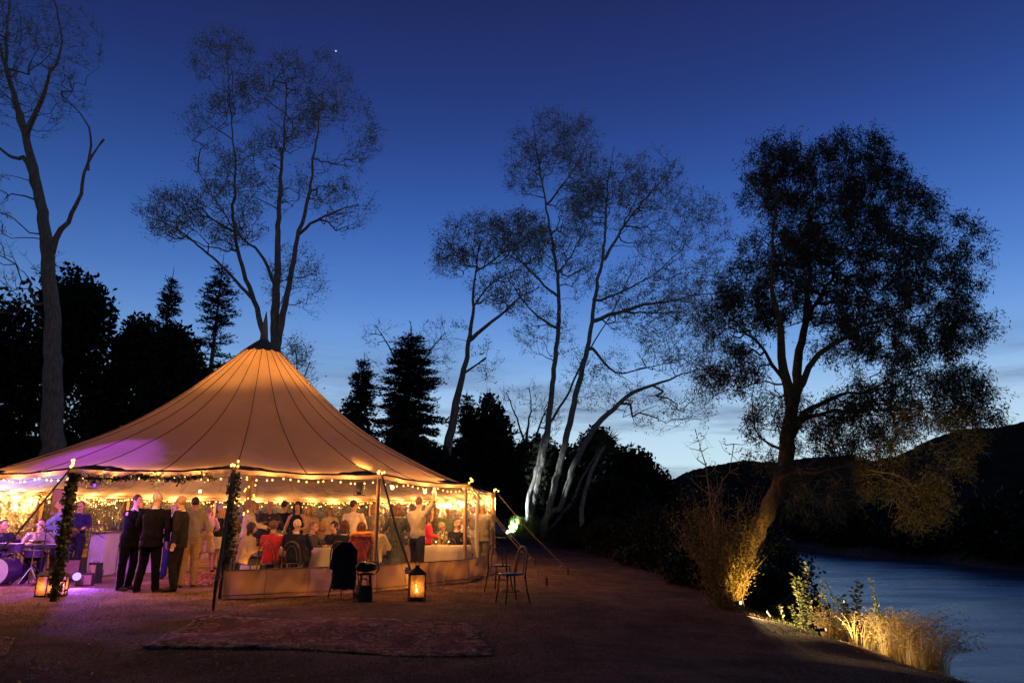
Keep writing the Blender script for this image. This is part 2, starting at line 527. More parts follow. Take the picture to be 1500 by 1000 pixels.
def clear_mat():
    m, n, b = nt('clear vinyl'); L = n.links.new
    b.inputs['Base Color'].default_value = (.75, .75, .72, 1); b.inputs['Roughness'].default_value = .12
    b.inputs['Specular IOR Level'].default_value = .8
    tc = n.nodes.new('ShaderNodeTexCoord')
    nz = n.nodes.new('ShaderNodeTexNoise'); nz.inputs['Scale'].default_value = 3.2; nz.inputs['Detail'].default_value = 5; nz.inputs['Distortion'].default_value = 1.2
    L(tc.outputs['Object'], nz.inputs[0])
    bp = n.nodes.new('ShaderNodeBump'); bp.inputs['Strength'].default_value = 1; bp.inputs['Distance'].default_value = .05
    L(nz.outputs[0], bp.inputs['Height'])
    gl = n.nodes.new('ShaderNodeBsdfGlossy'); gl.inputs['Roughness'].default_value = .13
    gl.inputs['Color'].default_value = (.9, .9, .9, 1); L(bp.outputs[0], gl.inputs['Normal'])
    tr = n.nodes.new('ShaderNodeBsdfTransparent'); tr.inputs['Color'].default_value = (.96, .96, .95, 1)
    df = n.nodes.new('ShaderNodeBsdfDiffuse'); df.inputs['Color'].default_value = (.8, .78, .72, 1)
    fr = n.nodes.new('ShaderNodeFresnel'); fr.inputs['IOR'].default_value = 1.35; L(bp.outputs[0], fr.inputs['Normal'])
    a = n.nodes.new('ShaderNodeMath'); a.operation = 'MULTIPLY_ADD'; a.inputs[1].default_value = .65; a.inputs[2].default_value = .015; L(fr.outputs[0], a.inputs[0]); a.use_clamp = True
    m1 = n.nodes.new('ShaderNodeMixShader'); m1.inputs[0].default_value = .045; L(tr.outputs[0], m1.inputs[1]); L(df.outputs[0], m1.inputs[2])
    m2 = n.nodes.new('ShaderNodeMixShader'); L(a.outputs[0], m2.inputs[0]); L(m1.outputs[0], m2.inputs[1]); L(gl.outputs[0], m2.inputs[2])
    L(m2.outputs[0], n.nodes['Material Output'].inputs[0])
    return m
M_CLEAR = clear_mat()

tent = empty('marquee_tent', (0, 0, 0), 0, 'large round cream canvas pole tent glowing orange from within, with clear plastic walls', 'tent')
# roof canvas + seams in one mesh (two materials)
mb = MB(); NA = 15 * 12; NT = 34
ts = [.016 + (1 - .016) * (k / NT) ** 1.0 for k in range(NT + 1)]
vs = [roof_pt(POLE_PHI[0] + 360 * j / NA, t) for t in ts for j in range(NA)]
vs += [Vector((p.x, p.y, p.z - .09)) for p in vs[-NA:]]
fs = [(i * NA + j, i * NA + (j + 1) % NA, (i + 1) * NA + (j + 1) % NA, (i + 1) * NA + j) for i in range(NT + 1) for j in range(NA)]
mb.add(vs, fs)
mb.cur = 1
for k in range(30):
    phi = POLE_PHI[0] + 12 * k
    mb.tube([roof_pt(phi, t, .005) for t in np.linspace(.06, 1, 26)], .008, 5)
mb.tube([roof_pt(POLE_PHI[0] + 2 * j, 1.0, .0) for j in range(181)], .018, 5)
roof = mb.build('canvas_roof', [M_CANVAS, M_SEAM], tent, smooth=True)
for k, phi in enumerate(POLE_PHI):
    mb = MB(); vs = []; fs = []; n_ = 20
    for i in range(9):
        for j in range(n_ + 1):
            u = -1 + 2 * j / n_
            depth = .075 * math.sqrt(max(0.0, 1 - u * u)) + .001
            t = 1.0 - depth * i / 8
            vs.append(roof_pt(phi + u * 7.2, t, .014))
    for i in range(8):
        for j in range(n_):
            a = i * (n_ + 1) + j
            fs.append((a, a + 1, a + n_ + 2, a + n_ + 1))
    mb.add(vs, fs).build('reinforcement_patch', M_PATCH, tent, smooth=True)
mb = MB()
nn = 60; vs = []; fs = []
for i, t in enumerate(np.linspace(.012, 1, 8)):
    for j in range(nn):
        phi = 360 * j / nn
        tt = t * (.082 + .010 * abs(math.sin(math.radians(phi * 7.5))))
        vs.append(roof_pt(phi, max(tt, .014), .045))
fs = [(i * nn + j, i * nn + (j + 1) % nn, (i + 1) * nn + (j + 1) % nn, (i + 1) * nn + j) for i in range(7) for j in range(nn)]
mb.add(vs, fs); mb.tube([TC + Vector((0, 0, 6.1)), TC + Vector((0, 0, 6.24))], [.14, .12], 16)
mb.build('peak_cap', M_CAP, tent, smooth=True)
mast = MB().tube([TC, TC + Vector((0, 0, 6.2))], .07, 12).build('centre_mast', M_POLE, tent, smooth=True)
MB().tube([TC + Vector((0, 0, z)) for z in (6.2, 6.4, 6.6, 6.85, 7.1)], [.115, .105, .085, .05, .008], 12).build('finial', M_CANVAS, mast, smooth=True)
# side poles
def pole_base(phi): return tp(phi, TR - .06)
for k, phi in enumerate(POLE_PHI):
    b_ = pole_base(phi); zb = g(b_.x, b_.y)
    dark = k in (0, 1)
    r_ = .055 if dark else .04
    pts = [Vector((b_.x, b_.y, zb - .05 + (eave_z(phi) + .04 - zb) * q)) for q in np.linspace(0, 1, 7)]
    if dark: pts = [p + Vector((random.uniform(-.012, .012), random.uniform(-.012, .012), 0)) for p in pts]
    o = MB().tube(pts, [r_ * random.uniform(.92, 1.08) for _ in pts] if dark else r_, 10).build('side_pole', M_POLED if dark else M_POLE, tent, smooth=True)
    if dark: o['label'] = 'dark rough side pole wrapped in ivy'
# clear walls and skirts, bays 1..12 (the bays left of the ivy pole stand open)
def wall_strip(k, z0f, z1f, off, wav, nu=30, nv=8, seed=0):
    r_ = np.random.default_rng(seed + k); ph = r_.uniform(0, 6, 4)
    vs = []; a = POLE_PHI[k]
    A = tp(a, TR + off); B = tp(a + 24, TR + off); out_ = ((A + B) / 2 - TC); out_.z = 0; out_.normalize()
    for i in range(nv + 1):
        for j in range(nu + 1):
            u = j / nu; v = i / nv
            p = A.lerp(B, u); z0 = z0f(p); z1 = z1f(a + 24 * u)
            d = wav * math.sin(PI * u) ** .5 * (math.sin(u * 17 + ph[0] + 2 * v) * .5 + math.sin(u * 41 + ph[1] - 3 * v) * .3 + math.sin(v * 5 + u * 6 + ph[2]) * .5) if 0 < u < 1 else 0
            p = p + out_ * d; p.z = z0 + (z1 - z0) * v
            vs.append(p)
    fs = [(i * (nu + 1) + j, i * (nu + 1) + j + 1, (i + 1) * (nu + 1) + j + 1, (i + 1) * (nu + 1) + j) for i in range(nv) for j in range(nu)]
    return MB().add(vs, fs)
SKH = .47
M_SKSEAM = mat('skirt seam', (.27, .18, .11), .9)
for k in range(1, 13):
    _wall = wall_strip(k, lambda p: g(p.x, p.y) - .03, lambda ph_: SKH, .03, .085, nu=70, seed=5)
    sk_ = _wall; sk_.cur = 1; cols = 71
    for j in (0, 18, 37, 54, 70): sk_.tube([Vector(sk_.v[i * cols + j]) for i in range(9)], .005, 5)
    sk_.tube([Vector(sk_.v[8 * cols + j]) for j in range(0, 71, 2)], .010, 5); sk_.tube([Vector(sk_.v[cols + j]) + Vector((0, 0, .02)) for j in range(0, 71, 2)], .008, 5)
    sk_.build('skirt_panel', [M_SKIRT, M_SKSEAM], tent, smooth=True)
    wall_strip(k, lambda p: SKH - .03, lambda ph_: eave_z(ph_) - .04, .0, .03, nv=14, seed=9).build('clear_window', M_CLEAR, tent, smooth=True)
# loose rolled edge of clear plastic beside the fourth pole
q = tp(50.5, TR - .02)
MB().tube([q + Vector((.02 * math.sin(z * 4), .03 * math.cos(z * 3), z)) for z in np.linspace(.3, 1.98, 9)], [.05, .04, .055, .05, .035, .04, .05, .045, .03], 7, ry=.02).build('rolled_plastic_edge', canvas_mat('cloudy vinyl', (.7, .68, .62), (.8, .75, .6), .5, .2), tent, smooth=True)
# guy lines
for k, phi in enumerate(POLE_PHI):
    if k in (8, 9): continue
    top = tp(phi, TR + .03, eave_z(phi)); foot = tp(phi + (-.6 if k == 2 else 0), TR + (1.45 if k == 2 else 1.9 if k != 1 else 1.5)); foot.z = g(foot.x, foot.y)
    if k in (0, 1, 2, 14, 13):
        d = (foot - top).normalized(); side = d.cross(Vector((0, 0, 1))).normalized()
        o = MB().tube([top, top.lerp(foot, .5), foot + Vector((0, 0, .25))], (.022 if k != 1 else .028), 6, right=side, ry=.006).build('guy_strap', M_STRAP, tent)
        mid = top.lerp(foot, .80)
        MB().box(mid, (.07, .06, .12)).tube([mid + Vector((-.06, 0, 0)), mid + Vector((.06, 0, 0))], .014, 8).build('ratchet', M_STEEL, o)
    else:
        o = MB().tube([top, top.lerp(foot, .5) - Vector((0, 0, .03)), foot + Vector((0, 0, .12))], .010, 6).build('guy_rope', M_ROPE, tent)
        if k in (4, 3, 5):
            MB().box(top.lerp(foot, .9), (.05, .02, .05), .5).build('tension_block', mat('yellow block', (.6, .35, .08), .5) if 'yellow block' not in bpy.data.materials else bpy.data.materials['yellow block'], o)
    MB().tube([foot + Vector((0, 0, -.1)), foot + Vector((0, 0, .42 if k < 3 else .16))], [.02, .028], 8).build('stake', M_POLED, tent)

# ------------------------------------------------------------------ fairy lights
M_BULB = emat('warm bulb glow', (1.0, .48, .09), 6)
M_BULB2 = emat('festoon bulb glow', (1.0, .60, .2), 14)
LAMPC = (1.0, .43, .115)
def lamp(name, loc, energy, color=LAMPC, radius=.03, kind='POINT', parent=None, direction=None, angle=60, blend=.5):
    d = bpy.data.lights.new(name, kind); d.energy = energy; d.color = color; d.shadow_soft_size = radius
    o = bpy.data.objects.new(name, d); COL.objects.link(o); o.location = loc
    if parent is not None: o.parent = parent
    if kind == 'SPOT':
        d.spot_size = math.radians(angle); d.spot_blend = blend
        o.rotation_euler = Vector(direction).to_track_quat('-Z', 'Y').to_euler()
    return o
def sphere_mesh(name, r, m, nu=8, nv=6):
    mb = MB().ell((0, 0, 0), (r, r, r * 1.15), nu, nv)
    me = bpy.data.meshes.new(name); me.from_pydata(mb.v, [], mb.f); me.materials.append(m)
    me.polygons.foreach_set('use_smooth', [True] * len(me.polygons))
    return me
ME_BULB = sphere_mesh('fairy_bulb', .016, M_BULB)
ME_BULB_FAR = sphere_mesh('fairy_bulb_bright', .021, M_BULB)
ME_FEST = sphere_mesh('festoon_bulb', .04, M_BULB2, 10, 8)
def bulb(me, p, parent):
    o = bpy.data.objects.new('bulb', me); COL.objects.link(o); o.location = p; o.parent = parent
    o.scale = (1, 1, 1)
    return o
names = {0: 'over the open front between the two ivy-wrapped poles', 1: 'between the right ivy pole and the bare timber pole',
         2: 'above the clear wall right of the bare timber pole', 3: 'in the narrow bay at the right corner',
         14: 'on the eave left of the left ivy-wrapped pole'}
for k in range(15):
    a = POLE_PHI[k]; near = k in (14, 0, 1, 2)
    lab = 'string of warm fairy lights ' + names[k] if k in names else 'warm fairy lights crowded along the far eave behind the guests'
    root = empty('fairy_light_string', tp(a + 12, TR - .2, eave_z(a + 12) - .1), 0, lab, 'string lights', 'fairy light strings hung round the tent eave')
    o0 = root.location.copy(); pts = []; nb = 17 if near else 34
    def P(u, row=0):
        ph = a + 24 * u
        r_ = TR * math.cos(math.radians(12)) / math.cos(math.radians(24 * u - 12)) - .14
        z = eave_z(ph) - (.13 if near else .10) - .05 * abs(math.sin(u * PI * 3)) - row
        return tp(ph, r_, z) - o0
    cable = MB().tube([P(u) for u in np.linspace(0, 1, 31)], .005, 4)
    if not near: cable.tube([P(u, .09 + .05 * math.sin(u * 30)) for u in np.linspace(0, 1, 31)], .004, 4)
    cable.build('cable', M_CABLE, root)
    for i in range(nb):
        u = (i + .5 + random.uniform(-.3, .3)) / nb
        row = 0 if near else random.choice([0, 0, .09 + .05 * math.sin(u * 30)])
        p = P(u, row + .02)
        if k == 3: p.z += .03
        bulb(ME_BULB if near else ME_BULB_FAR, p, root)
    if k in (0, 1, 2, 3, 4):
        for i in range(5):
            bulb(ME_BULB_FAR, tp(a, TR + .03, eave_z(a) + .03) - o0 + Vector((random.uniform(-.07, .07), random.uniform(-.05, .02), random.uniform(-.02, .10))), root)
    for u in (.2, .5, .8):
        e_ = 29 if near else 31
        lamp('string_light_glow', P(u, .03) + (TC + Vector((0, 0, 0)) - tp(a + 24 * u, TR)).normalized() * .10, e_, parent=root, radius=.02)
# lights wound round the mast
root = empty('mast_lights', TC + Vector((0, 0, 1.3)), 0, 'column of warm fairy lights wound round the centre mast of the tent', 'string lights')
pts = [Vector((.085 * math.cos(t * 5.2), .085 * math.sin(t * 5.2), t * .26)) for t in np.linspace(0, 12, 120)]
MB().tube(pts, .004, 4).build('cable', M_CABLE, root)
for i in range(60):
    t = i * .2
    bulb(ME_BULB_FAR, Vector((.11 * math.cos(t * 5.2) + random.uniform(-.05, .05), .11 * math.sin(t * 5.2), t * .26 + random.uniform(-.02, .02))), root)
for z in (.5, 1.6, 2.8):
    lamp('mast_light_glow', (.22 * math.cos(z * 3), .22 * math.sin(z * 3), z), 40, parent=root, radius=.02)
# festoon bulbs
def festoon(label, A, B, us, sag, e_):
    root = empty('festoon_string', A, 0, label, 'string lights', 'festoon bulb strings under the canvas')
    f = lambda u: (B - A) * u - Vector((0, 0, sag * 4 * u * (1 - u)))
    c = MB().tube([f(u) for u in np.linspace(0, 1, 20)], .006, 4)
    for u in us: c.tube([f(u), f(u) - Vector((0, 0, .07))], [.006, .014], 6)
    c.build('cable', M_CABLE, root)
    for i, u in enumerate(us):
        bulb(ME_FEST, f(u) - Vector((0, 0, .10)), root)
        lamp('festoon_glow', f(u) - Vector((0, 0, .17)), e_, parent=root, radius=.03)
festoon('festoon cable with two round bulbs dropping from the mast towards the far left eave', at(325, 690, 18.9), at(262, 737, 23.0), [.45, .8], .02, 30)
festoon('festoon cable with bright round bulbs under the canvas right of the bare timber pole', at(535, 698, 15.0), at(700, 712, 17.2), [.22, .5, .58], .12, 25)
# assumed up-lights, unseen, on the mast: they make the peak of the canvas glow
for ang in (0, 120, 240):
    a = math.radians(ang + 20); d = Vector((math.cos(a), math.sin(a), 0))
    root = empty('assumed_mast_uplight', TC + d * .17 + Vector((0, 0, 2.9)), a, 'assumed small black uplight clamped to the centre mast', 'spotlight', 'assumed uplights on the mast')
    mb = MB(); mb.tube([(0, 0, -.1), (.0, 0, .06)], [.05, .06], 12); mb.box((-.07, 0, -.03), (.08, .03, .03)); mb.build('housing', M_BLACK, root)
    MB().tube([(0, 0, .061), (0, 0, .064)], .05, 12).build('lens', emat('uplight lens', (1, .6, .25), 8), root)
    lamp('uplight_beam', (.02, 0, .10), 450, (1, .40, .08), .05, 'SPOT', root, (.22, 0, 1), 88, .8)
# ------------------------------------------------------------------ trees
M_BARK = mat('grey bark', (.32, .24, .19), .95, .4, 4, bump=1.0, stretch=(3, 3, .7))
M_BARKP = mat('pale poplar bark', (.34, .31, .26), .9, .45, 5, bump=.9, stretch=(2, 2, .8))
M_BARKW = mat('willow bark', (.22, .15, .07), .95, .45, 9, bump=1.0, stretch=(5, 5, .8))
M_TWIG = mat('twig bark', (.38, .33, .28), .95, .2, 2)
M_LEAF_POP = leafmat('poplar leaves', (.28, .26, .18), (.52, .45, .33), .35)
M_LEAF_WIL = leafmat('willow leaves', (.07, .075, .035), (.18, .15, .07))
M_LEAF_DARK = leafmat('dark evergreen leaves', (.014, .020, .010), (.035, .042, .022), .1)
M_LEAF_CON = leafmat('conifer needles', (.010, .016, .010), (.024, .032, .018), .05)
M_LEAF_BUSH = leafmat('bush leaves', (.05, .06, .022), (.12, .12, .05))

def grow_tree(name, label, limbs, crown, Y, n_t, seed, bark, leaf, leaf_size, leaf_per, group=None, cat='tree', spread=.35,
              twigs=4, twig_len=.5, droop=0.0, aspect=.5, step=.45, rtip=.0075, pw=.5, base_z=None, leaf_axis_out=0.0, depth_k=.8, leafy=1.0, clump=None, limb_thin=.55, limb_n=9, gap=.3, thin=1.0):
    """limbs: [(points [(px,py,width_px)...], depth offset at the end)]; crown: [(px,py,rx,ry,weight)]"""
    r = np.random.default_rng(seed)
    S = Y / 1034.0
    N = []; PAR = []; RAD = []
    limb_chains = []
    for pts, doff in limbs:
        W = []
        for i, (px, py, wd) in enumerate(pts):
            q = i / (len(pts) - 1)
            p = at(px, py, Y + doff * q)
            W.append((np.array(p), max(.012, wd * .5 * S * thin)))
        # resample with a little wander
        cur = []
        for i in range(len(W) - 1):
            a, b = W[i], W[i + 1]
            k = max(1, int(np.linalg.norm(b[0] - a[0]) / step))
            p0 = W[max(0, i - 1)][0]; p3 = W[min(len(W) - 1, i + 2)][0]
            for j in range(k):
                t = j / k
                q = .5 * ((2 * a[0]) + (-p0 + b[0]) * t + (2 * p0 - 5 * a[0] + 4 * b[0] - p3) * t * t + (-p0 + 3 * a[0] - 3 * b[0] + p3) * t ** 3)
                qq = (i + t) / (len(W) - 1)
                cur.append((q + r.normal(size=3) * .03, (a[1] + (b[1] - a[1]) * t) * (1 - limb_thin * qq)))
        cur.append(W[-1])
        if N:
            j_ = int(np.linalg.norm(np.array(N) - cur[0][0], axis=1).argmin())
            if .02 < np.linalg.norm(N[j_] - cur[0][0]) < 26 * S: cur.insert(0, (N[j_].copy(), min(RAD[j_] * .9, cur[0][1] * 1.15)))
        limb_chains.append(cur)
        start = len(N)
        par = -1
        if start:
            d = np.linalg.norm(np.array(N) - cur[0][0], axis=1); par = int(d.argmin())
        for j, (p, rad) in enumerate(cur):
            N.append(p); RAD.append(rad); PAR.append(par if j == 0 else len(N) - 2)
    root_p = N[0]
    nl = len(N)
    # crown targets
    w_ = np.array([c[4] if len(c) > 4 else c[2] * c[3] for c in crown], float); w_ /= w_.sum()
    T = []
    k1, k2 = r.normal(size=(2, 3)) / S * .022; ph = r.uniform(0, 6, 2)
    for _ in range(n_t * 3):
        if len(T) >= n_t: break
        c = crown[r.choice(len(crown), p=w_)]
        v = r.normal(size=3); v /= np.linalg.norm(v); v *= r.uniform(.15, 1) ** .5
        off = v[1] * c[2] * S * depth_k
        P_ = np.array(at(c[0] + v[0] * c[2], c[1] + v[2] * c[3], Y)) + np.array([0, off, 0])
        if r.uniform(-1.3, 1) > np.sin(P_ @ k1 + ph[0]) + np.sin(P_ @ k2 + ph[1]) + gap: continue
        T.append(P_)
    T = np.array(T)
    LN = np.array(N)
    d0 = np.min(np.linalg.norm(T[:, None] - LN[None], axis=2), axis=1)
    T = T[np.argsort(d0)]
    cap = nl + n_t * 14
    A = np.zeros((cap, 3)); A[:nl] = LN; cnt = nl
    PARA = list(PAR); terms = []
    low = root_p[2] + (A[:nl, 2].max() - root_p[2]) * .12
    for t in T:
        v = A[:cnt] - t
        d = np.linalg.norm(v, axis=1)
        cost = d + np.clip(v[:, 2], 0, None) * 1.1 * (1 if droop < .5 else .2) + (A[:cnt, 2] < low) * 50
        j = int(cost.argmin()); L_ = d[j]
        if L_ < .15: continue
        k = min(12, max(1, int(L_ / step)))
        a = A[j].copy(); bow = np.array([0, 0, 1.0]) * L_ * .05
        prev = j
        for i in range(1, k + 1):
            q = i / k
            p = a + (t - a) * q + bow * math.sin(PI * q) + (r.normal(size=3) * L_ * .014 if i < k else 0)
            A[cnt] = p; PARA.append(prev); prev = cnt; cnt += 1
            if cnt >= cap - 1: break
        terms.append(prev)
        if cnt >= cap - 14: break
    A = A[:cnt]; PARA = np.array(PARA)
    load = np.zeros(cnt); load[terms] = 1
    for i in range(cnt - 1, nl - 1, -1): load[PARA[i]] += load[i]
    R = np.zeros(cnt); R[:nl] = RAD
    R[nl:] = rtip * np.maximum(1, load[nl:]) ** pw
    for i in range(nl, cnt): R[i] = min(R[i], R[PARA[i]] * .85)
    R = np.maximum(R, .004)
    root = empty(name, (root_p[0], root_p[1], root_p[2]), 0, label, cat, group)
    O = np.array(root.location)
    mb = MB()
    for cur in limb_chains:
        pts = [Vector(p - O) for p, _ in cur]; rad = [q for _, q in cur]
        mb.tube(pts, rad, limb_n, cap=False)
    if base_z is not None:
        p = Vector(limb_chains[0][0][0] - O); q = limb_chains[0][0][1]
        mb.tube([p + Vector((0, 0, .03)), Vector((p.x - .02, p.y, base_z - O[2] - .3))], [q, q * 1.3], limb_n, cap=False)
    idx = np.arange(nl, cnt)
    VF = merge([(np.array([tuple(v) for v in mb.v]), np.array(mb.f)), frusta(A[PARA[idx]] - O, A[idx] - O, np.minimum(R[PARA[idx]], R[idx] * 1.35), R[idx], 4)])
    np_mesh('trunk', VF[0], VF[1], bark, root, smooth=True)
    outer = idx[load[idx] <= 3]
    TP0 = np.repeat(A[outer], twigs, axis=0)
    dirs = unit(np.repeat(A[outer] - A[PARA[outer]], twigs, axis=0)) + r.normal(size=TP0.shape) * .75
    dirs[:, 2] += .25 - droop
    dirs = unit(dirs)
    tl = twig_len * r.uniform(.4, 1.3, (len(TP0), 1))
    TP1 = TP0 + dirs * tl
    tw = frusta(TP0 - O, TP1 - O, np.full(len(TP0), .007 if Y > 20 else .004), np.full(len(TP0), .003 if Y > 20 else .002), 3)
    # leafiness varies in clumps over the crown
    cl = np.sin(TP1 @ (r.normal(size=(3,)) * (1.4 if Y > 20 else 2.2)) + r.uniform(0, 6)) + np.sin(TP1 @ (r.normal(size=(3,)) * (1.9 if Y > 20 else 3)))
    p_keep = np.clip((cl + 1.4) / 2.6, .12, 1) * leafy
    keep = r.uniform(size=len(TP0)) < p_keep
    B0, B1 = TP0[keep], TP1[keep]
    k = leaf_per
    u = r.uniform(.1, 1.1, (len(B0) * k, 1))
    P = np.repeat(B0, k, axis=0) * (1 - u) + np.repeat(B1, k, axis=0) * u + r.normal(size=(len(B0) * k, 3)) * twig_len * .16
    if droop > .5: P[:, 2] -= r.uniform(0, twig_len * .5, len(P))
    V, F = merge([tw, leaf_arrays(P - O, leaf_size, aspect, droop=droop, r=r)])
    o = np_mesh('crown', V, F, [M_TWIG, leaf], root)
    mi = np.ones(len(F), dtype=np.int32); mi[:len(tw[1])] = 0
    o.data.polygons.foreach_set('material_index', mi)
    return root

def cloud_pts(ells, n, r, shell=.55):
    """points through lumpy ellipsoids [(c, (rx,ry,rz))], denser toward the surface"""
    w_ = np.array([e[1][0] * e[1][2] for e in ells]); w_ = w_ / w_.sum()
    k = r.choice(len(ells), size=n, p=w_)
    C = np.array([tuple(e[0]) for e in ells])[k]; R = np.array([e[1] for e in ells])[k]
    v = unit(r.normal(size=(n, 3))); rad = r.uniform(shell ** 3, 1, (n, 1)) ** (1 / 3)
    lump = 1 + .16 * np.sin(v[:, :1] * 5 + k[:, None]) * np.sin(v[:, 2:] * 6 + k[:, None] * 2) + .1 * np.sin(v[:, 1:2] * 11)
    return C + v * rad * R * lump

def leafy(name, label, cat, base, ells, n, size, leaf, trunk=None, seed=0, group=None, aspect=.55, stems=0, shell=.55, up=0.0, bark=None, kind=None):
    """dense crown of leaves over a few lumps; ells relative to base"""
    r = np.random.default_rng(seed)
    root = empty(name, base, 0, label, cat, group)
    P = cloud_pts(ells, n, r, shell)
    V, F = leaf_arrays(P, size, aspect, r=r, up=up)
    # sprays that break the outline
    m = n // 10
    k = r.integers(0, len(ells), m)
    v = unit(r.normal(size=(m, 3)) + np.array([0, 0, .5])); C = np.array([tuple(e[0]) for e in ells])[k]; R = np.array([e[1] for e in ells])[k]
    Q = C + v * R * r.uniform(.95, 1.16, (m, 1))
    V2, F2 = leaf_arrays(Q, size, aspect, r=r, up=up)
    V, F = merge([(V, F), (V2, F2)])
    np_mesh('crown', V, F, leaf, root)
    mb = MB()
    if trunk:
        h, rad = trunk
        mb.tube([(0, 0, -.4), (0.05, 0, h * .4), (-.05, .05, h * .8), (0, 0, h)], [rad * 1.2, rad, rad * .7, rad * .3], 8)
    for c, R_ in ells:
        c = Vector(c)
        for _ in range(3):
            d = Vector(r.normal(size=3)); d.normalize(); d.z = abs(d.z)
            st = Vector((0, 0, trunk[0] * r.uniform(.3, .8))) if trunk else Vector((c.x * .3, c.y * .3, 0))
            en = c + Vector((d.x * R_[0], d.y * R_[1], d.z * R_[2])) * .8
            rr = trunk[1] * .3 if trunk else .02
            mb.tube([st, st.lerp(en, .5) + Vector((0, 0, .1)), en], [rr, rr * .6, .01], 5)
    mb.build('trunk' if trunk else 'stems', bark or M_BARK, root)
    return root

def conifer(name, label, px, ytop, ybase, Y, halfw, seed, group=None, dens=1.0, droopy=.25, ragged=.3, whorl=.55, taper=.9):
    """layered pine or spruce: whorls of boughs carrying needle sprays"""
    r = np.random.default_rng(seed); S = Y / 1034
    top = np.array(at(px, ytop, Y)); bx = fx(px, Y); bz = g(bx, Y)
    H = top[2] - bz
    root = empty(name, (top[0], Y, bz), 0, label, 'conifer', group)
    H0 = H; H = H * .965
    tk = MB().tube([(0, 0, -.3), (0, 0, H * .5), (0, 0, H0)], [H * .016, H * .010, .015], 8, cap=False)
    z = H * .98; P0 = []; P1 = []; R0 = []; LP = []; LA = []
    W = halfw * S
    while z > H * .08:
        f = (1 - z / H)
        wd = W * (f ** taper) * 1.25 * (1 + .12 * math.sin(z * 2.1 + seed))
        wd = min(wd, W * 1.1) * (1 + .2 * r.normal() * ragged)
        nb = r.integers(2, 4)
        a0 = r.uniform(0, 6.28); wd *= r.uniform(.75, 1.12)
        for i in range(nb):
            a = a0 + i * 2 * PI / nb + r.uniform(-.25, .25)
            ln = wd * r.uniform(1 - ragged, 1 + ragged * .5) + .15
            d = np.array([math.cos(a), math.sin(a), 0])
            k = max(3, int(ln / .35))
            pr = np.array([0, 0, z + r.uniform(-.1, .1)])
            for j in range(1, k + 1):
                q = j / k
                p = np.array([0, 0, z]) + d * ln * q + np.array([0, 0, -droopy * ln * q + .45 * ln * q * q * droopy + (.12 * ln * q if f < .3 else 0)])
                P0.append(pr); P1.append(p); R0.append(.05 * (1 - q) + .012); pr = p
                m = int((30 if f > .08 else 10) * dens * (.5 + .7 * math.sin(PI * min(1, q * .9 + .1))))
                sidev = np.array([-d[1], d[0], 0])
                wS = .30 * ln * (1 - q * .6) + .14
                o = r.normal(size=(m, 1)) * wS * .45 * sidev + r.normal(size=(m, 1)) * .16 * d + r.normal(size=(m, 3)) * np.array([.05, .05, .06])
                LP.append(p + o); LA.append(np.tile(d * .8 + np.array([0, 0, .25]), (m, 1)) + np.sign(r.normal(size=(m, 1))) * sidev * .6)
        z -= whorl * .42 * r.uniform(.5, 1.7) * (.6 + .6 * f)
    V, F = merge([(np.array([tuple(v) for v in tk.v]), np.array(tk.f)), frusta(np.array(P0), np.array(P1), np.array(R0), np.array(R0) * .7, 3)])
    np_mesh('trunk', V, F, M_BARK, root)
    V, F = leaf_arrays(np.concatenate(LP), (.24 * max(.6, Y / 45)), .30, r=r, axis=np.concatenate(LA))
    np_mesh('needles', V, F, M_LEAF_CON, root)
    return root

# --- bare-topped poplars (tall, thin leafed, lit faintly from below)
grow_tree('poplar_tree', 'tall thin-leaved poplar at the far left edge with a long forked side limb', [
    ([(78, 690, 34), (76, 600, 31), (78, 500, 28), (72, 400, 26), (60, 300, 22), (42, 220, 19), (22, 150, 14), (0, 70, 9), (-25, -20, 5)], 0),
    ([(71, 385, 12), (80, 350, 11), (98, 325, 9), (118, 285, 8), (128, 240, 7), (152, 204, 4)], -2), ([(128, 250, 5), (134, 200, 4), (118, 165, 3), (90, 140, 3)], 0),
    ([(70, 360, 12), (40, 240, 9), (20, 232, 8), (0, 216, 7), (-60, 150, 5)], 2), ([(36, 200, 11), (56, 160, 9), (70, 120, 7), (90, 60, 5), (70, -30, 3)], -3),
    ([(40, 200, 12), (10, 100, 8), (12, 20, 6), (30, -60, 3)], 3)],
    [(45, 90, 85, 110, 1.2), (-60, 60, 100, 120, 1), (100, 60, 60, 80, .25), (110, 400, 40, 60, .35), (20, 400, 60, 80, .35), (-40, 300, 60, 80, .6), (90, 440, 40, 50, .2)],
    30, 900, 3, M_BARK, M_LEAF_POP, .09, 5, twigs=5, twig_len=.6, droop=-.3, group='tall poplars', leafy=.6, base_z=0)
